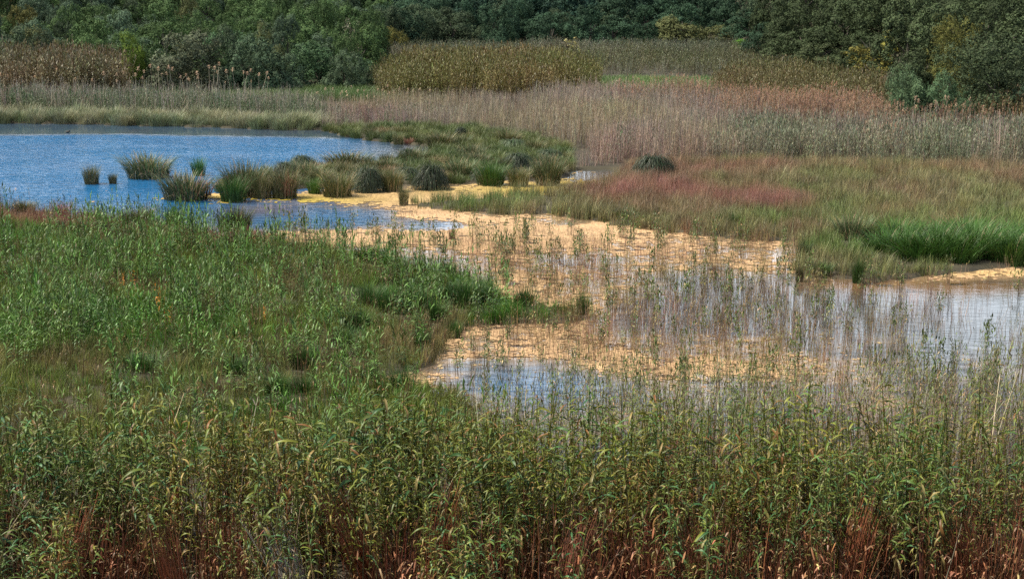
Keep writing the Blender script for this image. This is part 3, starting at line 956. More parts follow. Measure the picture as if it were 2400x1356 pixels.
# --- sparse stems in the shallow water
def build_marsh_stems():
    x, y, px, py = cloud(480, 1120, 17, 100)
    k = inside(px, py, MARSH) & clear(x, y, .3)
    d = .10 + .55 * blob(px, py, 1250, 640, 260, 60) + .75 * blob(px, py, 1700, 780, 420, 110) + .35 * blob(px, py, 1750, 640, 500, 70) + .5 * blob(px, py, 1450, 800, 350, 80) + .35 * blob(px, py, 900, 575, 250, 22)
    d += (fbm(x * .35, y * .35, 4) - .5) * .8 + (fbm(x * 1.1, y * 1.1, 1) - .5) * 1.1 + .9 * np.clip((py - 860) / 160, 0, 1) * np.clip((px - 1350) / 300, 0, 1)
    d -= .6 * blob(px, py, 1120, 540, 300, 24) + .35 * blob(px, py, 2330, 720, 220, 60) + .12 * blob(px, py, 1270, 890, 170, 30) + .7 * blob(px, py, 740, 510, 200, 30)
    k &= U(len(x)) < np.clip(d * .62, .02, .6)
    x, y, px, py = keep(k, x, y, px, py)
    t = mixc(lin(164, 136, 120), lin(140, 130, 92), fbm(x * .3, y * .3, 7) * 2 - .5)
    t = mixc(t, lin(120, 74, 58), (fbm(x * .6, y * .6, 3) - .62) * 5)
    o = scatter("marsh_reed_stems", thin_c, np.stack([x, y, 0 * x - .05], -1), jit(t, .4), R(.38, .92, len(x)), .13)
    tag(o, "thin grey and pink reed stems scattered through the shallow water", "reeds")
    # taller grey stems with leafy tops at the near right
    x, y, px, py = cloud(850, 1150, 4.4, 100, px0=1000)
    d = np.clip((px - 1060) / 160, 0, 1) * np.clip((py - np.where(px < 1480, 945, 930)) / 70, 0, 1) + .3 * np.clip((px - 2000) / 300, 0, 1) * np.clip((py - 880) / 60, 0, 1)
    k = U(len(x)) < d * .9
    x, y, px, py = keep(k, x, y, px, py)
    t = np.tile((.66, .66, .62), (len(x), 1))
    o = scatter("grey_reed_stems", tallthin_c, np.stack([x, y, 0 * x - .05], -1), jit(t, .25) , R(.6, 1.1, len(x)), .10)
    tag(o, "tall grey reed stems with leafy tops behind the giant canes", "reeds")


# ================================================================== THINGS
# ---- tussocks, sedge clumps and rush tufts, one by one
TUSS = {}


def tuss_mesh(key):
    if key in TUSS:
        return TUSS[key]
    S = {}
    if key == 'dome':
        T = Strips(); n = 900
        b, a, q = disc(n, .30)
        b[:, 2] = .50 * (1 - (q / .30) ** 2) + .18 * U(n)
        rr = R(.55, 1.0, n)
        cc = colvar(n, (.060, .088, .045), .45, .08)
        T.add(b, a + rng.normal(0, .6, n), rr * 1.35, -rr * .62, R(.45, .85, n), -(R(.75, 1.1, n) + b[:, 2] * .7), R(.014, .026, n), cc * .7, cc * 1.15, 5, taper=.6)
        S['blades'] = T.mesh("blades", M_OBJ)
        S['dead_leaves'] = sedge_mesh(90, .45, .7, .022, (.26, .20, .13), arch=.9, up=0, dead=.5, mat=M_OBJ, name="dead_leaves")
    elif key == 'rush':
        S['blades'] = sedge_mesh(520, .46, 1.0, .017, (.052, .118, .022), arch=.42, up=.75, dead=.03, mat=M_OBJ, name="blades", segs=4)
        S['dead_leaves'] = sedge_mesh(60, .40, .5, .016, (.30, .24, .14), arch=.4, up=.3, dead=.3, mat=M_OBJ, name="dead_leaves")
    elif key == 'cattail':
        S['blades'] = sedge_mesh(640, .50, 1.0, .020, (.080, .110, .045), arch=.36, up=.6, dead=.16, mat=M_OBJ, name="blades", segs=4)
        S['dead_leaves'] = sedge_mesh(110, .5, .55, .028, (.30, .23, .15), arch=.6, up=.1, dead=.4, mat=M_OBJ, name="dead_leaves")
    elif key == 'olive':
        S['blades'] = sedge_mesh(640, .50, 1.0, .018, (.110, .122, .045), arch=.45, up=.6, dead=.2, mat=M_OBJ, name="blades", segs=4)
        S['dead_leaves'] = sedge_mesh(90, .5, .5, .022, (.33, .26, .15), arch=.6, up=.1, dead=.4, mat=M_OBJ, name="dead_leaves")
    elif key == 'red':
        S['blades'] = sedge_mesh(300, .48, 1.0, .020, (.33, .135, .105), arch=.35, up=.5, dead=.25, mat=M_OBJ, name="blades", segs=4)
        S['dead_leaves'] = sedge_mesh(70, .5, .55, .022, (.36, .24, .17), arch=.6, up=.1, dead=.4, mat=M_OBJ, name="dead_leaves")
    elif key == 'deadpatch':
        S['dead_leaves'] = sedge_mesh(130, .5, .9, .026, (.36, .12, .085), arch=.75, up=.2, dead=.25, mat=M_OBJ, name="dead_leaves")
    TUSS[key] = S
    return S


def tussock(name, px, py, hpx, wpx, key, label, cat, group=None, patch=None, tint=(1, 1, 1), hs=1.0):
    x, y = ground(px, py)
    s = px_per_m(float(y))
    h = hpx / s * 1.25 * hs * (1.15 if key == 'dome' else .86)
    w = wpx / s
    y = float(y) + w * .15
    CLUMPS.append((float(x), y, w / 2))
    spread = {'dome': 1.55, 'rush': 1.2, 'cattail': 1.3, 'olive': 1.4, 'red': 1.3}[key]
    root = empty(name, (float(x), y, -.04), R(0, 6.28), (w / spread, max(w / spread * .75, .3), h))
    root.rotation_euler = (0, 0, rng.choice([0, math.pi]) + rng.normal(0, .12))
    tag(root, label, cat, group)
    for k, me in tuss_mesh(key).items():
        tv = R(.85, 1.15)
        part(k, me, root, tuple(tv * t for t in tint), "stuff")
    if patch:
        o = part("dead_patch", tuss_mesh('deadpatch')['dead_leaves'], root, (1, 1, 1), "stuff")
        o.location = (patch, -.25, .12); o.scale = (.55, .5, .95)
        o["label"] = "red brown patch of dead leaves"
    return root


TL = [
    ("sedge_clump", 213, 432, 44, 46, 'olive', "small upright sedge clump alone in open water, farthest out on the pond", None, .8),
    ("sedge_clump", 264, 431, 26, 24, 'olive', "tiny sedge tuft on a brown root between the small and the wide clump", None, .8),
    ("sedge_clump", 343, 419, 54, 122, 'cattail', "wide olive sedge clump with dead wood at its foot in the open pond", None, 1.2),
    ("sedge_clump", 465, 412, 42, 38, 'rush', "small bright green tuft with a dry base in the open pond", None, 1.3),
    ("bulrush_clump", 430, 470, 60, 132, 'cattail', "wide dark bulrush clump with a red dead patch, yellow algae along its foot", -.28, .8),
    ("bulrush_clump", 575, 462, 78, 110, 'cattail', "tall shaggy bulrush mound at the open water end of the spit", None, .95),
    ("bulrush_clump", 545, 474, 58, 74, 'rush', "fresh green tuft growing before the shaggy mound at the spit's end", None, 1.0),
    ("bulrush_clump", 612, 466, 58, 60, 'olive', "upright olive clump right of the shaggy mound on the spit", None, .9),
    ("bulrush_clump", 668, 425, 46, 78, 'dome', "dark drooping tussock behind the clump with red dead leaves", None, .8),
    ("bulrush_clump", 666, 466, 72, 78, 'olive', "brown clump with drooping red dead leaves on the algae edge", .1, .8),
    ("bulrush_clump", 738, 455, 38, 42, 'rush', "short bright green tuft set among brown clumps on the spit", None, 1.6),
    ("bulrush_clump", 715, 425, 42, 90, 'cattail', "greyish shaggy clump at the rear of the spit", None, 1.3),
    ("bulrush_clump", 790, 463, 58, 92, 'olive', "broad olive tuft fanning out over the algae edge", None, 1.0),
    ("sedge_tussock", 862, 452, 60, 76, 'dome', "dark blue-green tussock dome beside the broad olive tuft", None, .7),
    ("bulrush_clump", 918, 450, 55, 66, 'olive', "olive clump between the two dark tussock domes", None, .9),
    ("sedge_tussock", 1010, 446, 60, 88, 'dome', "largest dark round tussock with arching blades at the algae edge", None, .5),
    ("bulrush_clump", 1075, 420, 45, 80, 'cattail', "grey green shaggy clump right of the largest round tussock", None, 1.3),
    ("bulrush_clump", 1150, 436, 55, 80, 'rush', "green rush clump standing in the algae midway along the spit", None, .95),
    ("sedge_tussock", 1222, 412, 46, 46, 'dome', "narrow dark tussock near the dry end of the spit", None, .5),
    ("bulrush_clump", 1285, 436, 68, 74, 'cattail', "tall green clump at the landward end of the spit", None, .9),
    ("bulrush_clump", 1215, 438, 45, 60, 'olive', "olive clump before the narrow dark tussock", None, .9),
    ("sedge_tussock", 1533, 417, 52, 112, 'dome', "low wide dark green tussock alone in the red grass meadow", None, .55),
    ("sedge_tussock", 1080, 327, 30, 36, 'dome', "small dark tussock at the head of the blue inlet", None, .6),
    ("sedge_tussock", 1203, 352, 25, 78, 'dome', "low grey blue tussock at the lilac reed bed's edge", None, 1.5),
    ("bulrush_clump", 812, 394, 36, 120, 'cattail', "long dark sedge clump on the pond side of the spit", None, .8),
    ("bulrush_clump", 905, 388, 30, 36, 'olive', "small brown rounded clump on the inlet shore", None, .7),
    ("bulrush_clump", 965, 385, 34, 70, 'cattail', "green clump next to the small brown rounded clump", None, 1.0),
    ("sedge_clump", 142, 516, 46, 58, 'red', "red brown clump at the water's edge of the near bank", None, 1.0),
    ("sedge_clump", 52, 500, 30, 70, 'olive', "ragged green and brown tuft at the pond edge nearest the picture's left side", None, .9),
    ("sedge_clump", 322, 528, 42, 84, 'olive', "rounded straw and green clump on the near bank's rim", None, .95),
    ("sedge_clump", 404, 532, 44, 52, 'rush', "arching green tuft between two clumps on the near bank's rim", None, .8),
    ("sedge_clump", 548, 548, 62, 88, 'cattail', "tall dark clump over reddish grass where the near bank ends", None, .55),
    ("rush_tuft", 946, 482, 46, 30, 'olive', "upright lone green tuft standing in the peach algae", None, 1.0),
    ("rush_tuft", 1060, 562, 30, 20, 'red', "small rusty tuft standing in the peach algae", None, .6),
    ("rush_tuft", 1885, 606, 40, 36, 'rush', "dark round bush of rush at the corner of the meadow", None, .5),
    ("rush_tuft", 2000, 568, 62, 92, 'cattail', "grey-green clump with a skirt of dead stems in the meadow", None, 1.5),
    ("rush_tuft", 2048, 616, 26, 24, 'rush', "small round rush tuft before the bright rush bank", None, .8),
    ("rush_tuft", 1930, 650, 36, 50, 'rush', "green tuft at the orange stained water edge", None, .9),
    ("rush_tuft", 2012, 664, 60, 34, 'rush', "tall narrow tuft rising from the orange stained water edge", None, .7),
    ("rush_tuft", 1875, 660, 40, 22, 'olive', "thin dark tuft at the tip of the meadow", None, .5),
    ("rush_tuft", 1720, 536, 36, 30, 'rush', "small dark rush tuft under the reddest grass", None, .8),
    ("rush_tuft", 1455, 516, 28, 60, 'cattail', "low grey green clump at the meadow's algae edge", None, 1.0),
    ("sedge_heap", 960, 337, 14, 34, 'red', "low rust brown heap of dead sedge at the inlet shore", None, .9),
    ("sedge_clump", 933, 339, 26, 30, 'olive', "green sedge tuft on the tip of the inlet shore", None, 1.1),
]
for nm, px, py, h, w, key, lab, pt, b in TL:
    tussock(nm, px, py, h, w, key, lab, nm.split('_')[0] + " clump" if nm.endswith("clump") else nm.split('_')[-1], None, pt, (b, b, b))
for q in range(34):
    px = R(690, 1320); py = R(396, 440)
    if px > 900 and q % 2:
        py = R(330, 400)
    if not inside(np.array([px]), np.array([py]), ISLE)[0]:
        continue
    key = ['cattail', 'olive', 'dome', 'cattail', 'olive'][q % 5]
    what = {'cattail': "shaggy dark green", 'olive': "olive straw tinged", 'dome': "drooping blue-green"}[key]
    b = R(.7, 1.1)
    tussock("sedge_clump", px, py, R(24, 40), R(46, 84), key, what + " sedge clump among the many crowding the spit", "sedge clump", what + " clumps crowding the spit", None, (b, b, b))
for px, py, h, w in [(2085, 596, 50, 90), (2128, 606, 64, 80), (2165, 618, 58, 96), (2205, 612, 76, 92), (2250, 622, 62, 86), (2290, 612, 80, 96), (2335, 606, 60, 80), (2378, 622, 72, 92), (2430, 614, 76, 100), (2110, 572, 50, 90), (2190, 580, 52, 100), (2270, 576, 60, 100), (2350, 578, 50, 100), (2400, 570, 46, 80)]:
    tussock("rush_tuft", px, py, h * 1.0, w * 1.5, 'rush', "bright green rush tuft in the thick rush bank beside the right-hand pool", "rush tuft", "rush tufts of the bright green bank", None, (1.05, 1.05, 1.0))
for px, py, h, w in [(870, 622, 44, 70), (905, 634, 38, 44), (985, 650, 40, 44), (1045, 652, 38, 42), (865, 725, 50, 60), (905, 738, 52, 56), (945, 742, 56, 56), (985, 730, 50, 56), (1022, 762, 52, 46),
                     (1062, 718, 50, 60), (1095, 728, 60, 60), (1132, 722, 56, 50), (1065, 792, 36, 32), (985, 826, 50, 40), (805, 820, 48, 50), (715, 872, 56, 66), (650, 930, 46, 50), (548, 890, 50, 60),
                     (945, 930, 62, 46), (710, 930, 40, 50), (470, 700, 36, 60), (1230, 725, 46, 46), (1365, 745, 54, 28), (840, 780, 44, 60), (330, 880, 46, 80), (860, 900, 44, 50)]:
    tussock("rush_tuft", px, py, h * 1.15, w * 1.25, 'rush', ("large " if w > 52 else "small ") + "deep green rush tuft " + ("on the marsh edge of the bank" if px > 1000 else "near the upper marsh arm" if py < 680 else "in low grass close to the canes" if py > 862 else "in the middle of the grassy bank"), "rush tuft", "deep green rush tufts of the near bank", None, (.85, .9, .9))


# the cover is laid round the clumps
build_meadow()
build_bank()
build_cane_thickets()
build_marsh_stems()


# ---- reed clumps standing in the shallow water
def build_reed_clumps():
    kinds = []
    for i in range(6):
        S = Strips()
        stems = reed_mesh(7, .22, 1.35, 0, .3, .02, .022, (1, 1, 1), (.17, .115, .085), lean=.12, mat=M_OBJ, name="stems")
        lv = reed_mesh(8, .20, 1.45, 8, .34, .052, .004, (.080, .112, .026), (.10, .11, .04), lean=.09, dead=.10, mat=M_OBJ, name="leaves", leaf_from=.35)
        kinds.append((stems, lv))
    x, y, px, py = cloud(545, 980, .62, 20, px0=640)
    k = inside(px, py, MARSH) & (px > 640) & (px < 2400)
    d = .50 + .6 * blob(px, py, 1000, 570, 300, 40) + .3 * blob(px, py, 1400, 760, 400, 80) - .4 * blob(px, py, 2300, 720, 180, 50) + .2 * (py > 860)
    k &= (U(len(x)) < d)
    x, y, px, py = keep(k, x, y, px, py)
    n = min(len(x), 260)
    COUNT['reed_clumps'] = n
    for i in range(n):
        st, lv = kinds[int(rng.integers(0, 6))]
        root = empty("reed_clump", (x[i], y[i], -.04), R(0, 6.28), R(.55, .95))
        inalg = scum_field(x[i:i + 1], y[i:i + 1], px[i:i + 1], py[i:i + 1])[0] > .06
        where = "among the floating algae" if inalg else "in open pale water"
        colm = "near the green bank" if px[i] < 1150 else ("mid marsh" if px[i] < 1750 else "towards the right-hand pool")
        rowm = "far side" if py[i] < 640 else ("central belt" if py[i] < 790 else "side nearest the canes")
        size = "tall" if root.scale[0] > .82 else ("short" if root.scale[0] < .67 else "medium")
        tag(root, size + " leafy reed clump " + where + ", " + colm + ", " + rowm, "reed clump", "reed clumps in the shallow water")
        part("stems", st, root, (1, 1, 1), "stuff")
        b = R(.7, 1.3)
        part("leaves", lv, root, (b, b, b * R(.8, 1.2)), "stuff")


build_reed_clumps()


# ---- single plumed reeds before the dark trees
def build_plumes():
    kinds = []
    for i in range(5):
        S = Strips(); P = S.add(np.zeros((1, 3)), R(0, 6.28), .12 * R(.5, 2), .2 * R(.4, 1.4), 3.3, 0, .045, (.42, .37, .28), (.42, .37, .28), 5, taper=.3, tipw=.5)
        T = Strips()
        tip = P[0, -1]
        for j in range(26):
            T.add(tip + np.array([0, 0, -.05 + .014 * j]), R(0, 6.28), .16 * (1.2 - j * .03), .1, .16, -.16, .05, (.50, .36, .25), (.55, .40, .28), 2, taper=.5)
        kinds.append((S.mesh("stalk", M_OBJ), T.mesh("plume", M_OBJ)))
    pts = []
    for px in np.linspace(285, 620, 34):
        pts.append((px + R(-7, 7), R(236, 250), R(.72, 1.05)))
    for px in np.linspace(740, 1000, 24):
        pts.append((px + R(-7, 7), R(258, 270), R(.55, .72)))
    for px in np.linspace(2090, 2310, 22):
        pts.append((px + R(-6, 6), R(318, 332), R(.62, .95)))
    for px in np.linspace(-20, 280, 13):
        pts.append((px + R(-8, 8), R(240, 252), R(.7, .95)))
    for px, py, s in pts:
        x, y = ground(px, py)
        st, pl = kinds[int(rng.integers(0, 5))]
        root = empty("plumed_reed", (float(x), float(y), 0), R(0, 6.28), s * R(.8, 1.08))
        root.rotation_euler = (rng.normal(0, .1), rng.normal(.05, .1), R(-.6, .6))
        loc = "rising before the dark trees behind the pond" if px < 700 else ("at the foot of the olive cane thicket" if px < 1100 else "before the black shade of the big tree")
        tag(root, "pale reed with a feathery tan plume " + loc, "reed", "plumed reeds " + loc)
        part("stalk", st, root); part("plume", pl, root)
    x, y = ground(43, 505)
    root = empty("plumed_reed", (float(x), float(y), 0), 0, .42)
    tag(root, "lone reed with a whitish fluffy head against the blue pond", "reed")
    part("stalk", kinds[0][0], root, (.5, .6, .5)); part("plume", kinds[0][1], root, (1.5, 1.6, 1.7))


build_plumes()


# ---- trees
def build_trees():
    kinds = {'oak': [], 'willow': [], 'feather': []}
    for i in range(6):
        kinds['oak'].append((trunk_mesh(i, .8, .032, .3), crown_mesh(100 + i, .5, 1.0, 17, 20, 34, .036)))
    for i in range(3):
        kinds['willow'].append((trunk_mesh(20 + i, .7, .028, .28), crown_mesh(200 + i, .5, 1.0, 17, 20, 34, .034, feather=.4)))
    for i in range(2):
        kinds['feather'].append((trunk_mesh(30 + i, .7, .028, .28), crown_mesh(300 + i, .5, 1.0, 13, 16, 34, .034, feather=.9)))
    kinds['big'] = [(trunk_mesh(50, .6, .02, .25), crown_mesh(450, .5, 1.0, 42, 16, 26, .024))]
    sparse = (trunk_mesh(41, 1.0, .03, .5), crown_mesh(400, .5, 1.0, 16, 9, 9, .05))
    placed = []

    def tree(px, py, hpx, wpx, kind, col, label, cat="tree", group=None, name=None):
        x, y = ground(px, py)
        x, y = float(x), float(y)
        s = px_per_m(y)
        h, w = hpx / s, wpx / s
        z = float(hill(x, y))
        put(x, y, z, h, w, kind, col, label, cat, group, name)

    def put(x, y, z, h, w, kind, col, label, cat, group, name=None):
        ms = sparse if kind == 'sparse' else kinds[kind][int(rng.integers(0, len(kinds[kind])))]
        root = empty(name or "tree", (x, y, z - .05), R(0, 6.28), (w, w, h))
        tag(root, label, cat, group)
        part("trunk", ms[0], root)
        o = part("crown", ms[1], root, col)
        placed.append((x, y, w))

    g = lambda r, gg, b, k=1.0: tuple(1.12 * k * c * f for c, f in zip(lin(r, gg, b), (1.02, .98, .80)))
    tree(312, 220, 138, 74, 'oak', g(88, 108, 50), "yellow green leafy tree between the brown canes and the grey willow", name="leafy_tree")
    tree(432, 222, 152, 205, 'willow', g(80, 88, 76), "broad grey olive willow behind the pond, beside the yellow green tree", name="willow_tree")
    tree(590, 220, 132, 150, 'willow', g(66, 84, 70), "dark green rounded willow, next after the broad grey one", name="willow_tree")
    tree(668, 218, 96, 110, 'willow', g(72, 90, 76), "lower grey green willow where the plumed reeds end", name="willow_tree")
    tree(745, 206, 108, 150, 'willow', g(68, 92, 70), "soft green willow behind the lower grey green one", name="willow_tree")
    tree(812, 214, 92, 100, 'willow', g(72, 88, 74), "grey green bushy tree touching the olive cane thicket", name="willow_tree")
    tree(860, 206, 60, 60, 'willow', g(66, 88, 72), "dark bush tucked against the olive cane thicket", "bush", name="bush")
    tree(520, 196, 110, 130, 'willow', g(72, 98, 76), "light green willow behind the broad grey one", name="willow_tree")
    tree(868, 158, 66, 84, 'oak', g(86, 112, 66), "light green rounded bush above the dark willow", "bush", name="bush")
    tree(930, 146, 84, 62, 'oak', lin(100, 98, 54), "ochre leaved tree at the end of the dark slope", name="leafy_tree")
    tree(826, 160, 100, 90, 'sparse', g(116, 118, 108), "grey twiggy half bare tree behind the light green bush", name="bare_tree")
    tree(1325, 150, 70, 84, 'sparse', g(150, 146, 106), "pale sparse leaved shrub before the dark central trees", "shrub", name="shrub")
    tree(1745, 142, 40, 66, 'oak', g(92, 134, 60), "bright green round bush under the dark slope", "bush", name="bush")
    tree(1915, 200, 92, 126, 'oak', g(66, 76, 58), "dark olive tree where the slope meets the grey canes", name="oak_tree")
    tree(2035, 212, 92, 128, 'oak', g(100, 98, 56), "yellow olive tree in flower beside the dark olive one", name="oak_tree")
    tree(2092, 208, 60, 66, 'oak', g(146, 146, 84), "pale yellow bush behind the feathery grey green tree", "bush", name="bush")
    tree(2118, 304, 140, 128, 'feather', g(76, 96, 76), "feathery grey green tamarisk standing before the deep shade", name="tamarisk_tree")
    tree(2202, 312, 142, 122, 'feather', g(70, 92, 72), "second feathery tamarisk, taller, nearer the big dark tree", name="tamarisk_tree")
    tree(2246, 318, 106, 70, 'feather', g(68, 90, 70), "narrow small tamarisk at the edge of the black shade", name="tamarisk_tree")
    tree(2330, 300, 220, 260, 'big', g(60, 72, 56), "big dark tree rising over the brown canes and black shade", name="oak_tree")
    tree(2235, 268, 190, 140, 'big', g(84, 86, 50), "tall tree with yellow blossom in its top above the tamarisks", name="oak_tree")
    tree(2284, 318, 66, 66, 'oak', g(70, 84, 66), "small dark bush in the black shade", "bush", name="bush")
    tree(2392, 312, 110, 80, 'oak', g(66, 84, 72), "grey green bush at the picture's edge under the big tree", "bush", name="bush")
    tree(12, 120, 90, 60, 'oak', g(140, 104, 40), "orange tinged tree high on the far slope", name="leafy_tree")
    tree(62, 160, 110, 80, 'oak', g(78, 78, 48), "brown green tree above the brown cane thicket", name="oak_tree")
    tree(190, 195, 90, 70, 'oak', g(84, 74, 52), "brownish low tree just above the brown canes", name="oak_tree")

    # the wooded slope
    cand = []
    xs = np.arange(-150, 150, 4.9)
    for yy in np.arange(118, 330, 4.9):
        for xx in xs:
            cand.append((xx + R(-1.6, 1.6), yy + R(-1.6, 1.6)))
    cand = np.array(cand)
    e = forest_depth(cand[:, 0], cand[:, 1])
    z = hill(cand[:, 0], cand[:, 1])
    px, pyb = project(cand[:, 0], cand[:, 1], z)
    _, pyt = project(cand[:, 0], cand[:, 1], z + 5)
    ok = (e > 1.0) & (px > -90) & (px < 2490) & (pyb > -20)
    order = np.argsort(cand[:, 1])
    k = 0
    rest = []
    for i in order:
        if not ok[i]:
            continue
        x, y = cand[i]
        if any((x - a) ** 2 + (y - b) ** 2 < (.45 * w + 1.2) ** 2 for a, b, w in placed):
            continue
        w, h = R(4.0, 9.0), R(3.6, 7.4)
        p, q = px[i], pyb[i]
        if p < 900:
            w = R(3.2, 6.6)
        if p < 900:
            c, where = g(70, 92, 62), "green tree on the gentle wooded slope behind the pond"
            if R(0, 1) < .25:
                c = g(72, 90, 78)
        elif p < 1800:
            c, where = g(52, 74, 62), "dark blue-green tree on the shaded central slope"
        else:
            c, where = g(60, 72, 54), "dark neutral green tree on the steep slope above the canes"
        u = R(0, 1)
        if u < (.025 if p < 1750 else .008):
            c = lin(92, 96, 62); where = where.replace("green tree", "green tree with yellowish leaves").replace("dark ", "")
        elif u < (.16 if p < 1750 else .03):
            c = lin(74, 88, 66); where = where.replace("tree", "tree of duller olive tone")
        b = R(.62, 1.2)
        row = "lowest row" if e[i] < 9 else ("second rows" if e[i] < 24 else "upper rows")
        size = "tall" if h > 5.5 else ("low" if h < 4.4 else "middling")
        shade = "darker" if b < .94 else ("paler" if b > 1.06 else "plain")
        where = size + " " + shade + " " + where.replace(" of duller olive tone", " in dull olive").replace("with yellowish leaves ", "with yellow leaves ").replace("the gentle wooded slope behind the pond", "the slope behind the pond").replace("the steep slope above the canes", "the steep slope") + ", " + row
        if k < 270:
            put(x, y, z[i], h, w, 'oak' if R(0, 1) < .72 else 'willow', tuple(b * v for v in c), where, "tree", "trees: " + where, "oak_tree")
            k += 1
        else:
            rest.append((x, y, z[i]))
    COUNT['slope_trees'] = k
    COUNT['slope_rest'] = len(rest)
    # the wood that goes on over the hill
    xs, ys = np.meshgrid(np.arange(-260, 260, 5.5), np.arange(130, 460, 5.5))
    x = xs.ravel() + R(-2, 2, xs.size); y = ys.ravel() + R(-2, 2, xs.size)
    e = forest_depth(x, y); zz = hill(x, y)
    p, q = project(x, y, zz)
    k = (e > 2) & ~((p > -90) & (p < 2490) & (q > -20) & (y < 330))
    x, y, zz = keep(k, x, y, zz)
    if rest:
        r = np.array(rest); x = np.append(x, r[:, 0]); y = np.append(y, r[:, 1]); zz = np.append(zz, r[:, 2])
    cr = proto_coll("wood_crown", [crown_mesh(500 + i, .5, 1.0, 14, 13, 16, .075, mat=M_CROWN_I) for i in range(4)])
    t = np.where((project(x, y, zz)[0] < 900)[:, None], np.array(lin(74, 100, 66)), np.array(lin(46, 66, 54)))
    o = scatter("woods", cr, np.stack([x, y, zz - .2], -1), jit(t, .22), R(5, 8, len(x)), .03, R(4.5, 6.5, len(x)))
    tag(o, "dense evergreen wood running on over the hill", "woods")


build_trees()


# ---- giant canes
def leaf_mesh(seed):
    g = np.random.default_rng(seed)
    L_ = .58 * g.uniform(.85, 1.15)
    n = 6
    t = np.linspace(0, 1, n + 1)
    dr = g.uniform(.45, 1.0)
    X = L_ * (.82 * t - .1 * t ** 2)
    Z = L_ * (.62 * t - dr * t ** 2)
    W = .027 * np.maximum(np.sin(np.clip(t * .86 + .14, 0, 1) * math.pi) ** .6, .04)
    tw = np.linspace(0, g.normal(0, .7), n + 1)
    V = []
    for i in range(n + 1):
        c, s = math.cos(tw[i]), math.sin(tw[i])
        V += [(X[i], -W[i] * c, Z[i] - W[i] * s), (X[i], 0, Z[i] - W[i] * .35), (X[i], W[i] * c, Z[i] + W[i] * s)]
    F = []
    for i in range(n):
        for k in (0, 1):
            a = i * 3 + k
            F.append((a, a + 1, a + 4, a + 3))
    return mesh_np("leaf", np.array(V), np.array(F), np.ones((len(V), 3)), M_CANE)


def cane_stalk(seed, h, lean, col):
    g = np.random.default_rng(seed)
    n = 11
    t = np.linspace(0, 1, n)
    p = np.stack([lean * t ** 1.6, g.normal(0, .02) * t, h * t - .25 * abs(lean) * t ** 2], -1)
    r = .016 * (1 - .55 * t) * (1 + .12 * (np.arange(n) % 2))
    V, F = tube(p, r, 5)
    C = np.repeat((np.array(col[0])[None] * (1 - t[:, None]) + np.array(col[1])[None] * t[:, None]), 5, 0)
    return mesh_np("stalk", V, F, C, M_STALK), p


def small_cane(i, out, LEAF, cols):
    """a slimmer, many-leaved cane with a spiky top"""
    lean = rng.normal(0, .3); h = R(2.7, 3.4)
    me, p = cane_stalk(i, h, lean, [cols[0] if i % 2 else cols[2], cols[1]])
    lv = []; nl = 54; t0 = (.18, .32, .45)[i % 3]
    for j in range(nl):
        t = t0 + (1 - t0) * (j + R(0, .8)) / nl
        pos = np.array([np.interp(t, np.linspace(0, 1, 11), p[:, c]) for c in range(3)])
        up = max(0, (t - .7) / .3)
        s = R(.28, .56) * (1 - .25 * up)
        col = (.100, .120, .030) if R(0, 1) < .65 else ((.07, .115, .045) if R(0, 1) < .7 else (.22, .20, .09))
        pitch = -up * R(.2, .8) + rng.normal(0, .25)
        if R(0, 1) < .20 * (1.2 - t) / .6:
            col = (.22, .18, .12) if R(0, 1) < .6 else (.14, .075, .045)
            pitch += .7
        M = Matrix.Translation(pos) @ Euler((rng.normal(0, .4), pitch, R(0, 6.28)), 'XYZ').to_matrix().to_4x4() @ Matrix.Scale(s, 4)
        lv.append((LEAF[int(rng.integers(0, 8))], M, col))
    out.append((me, lv, h))


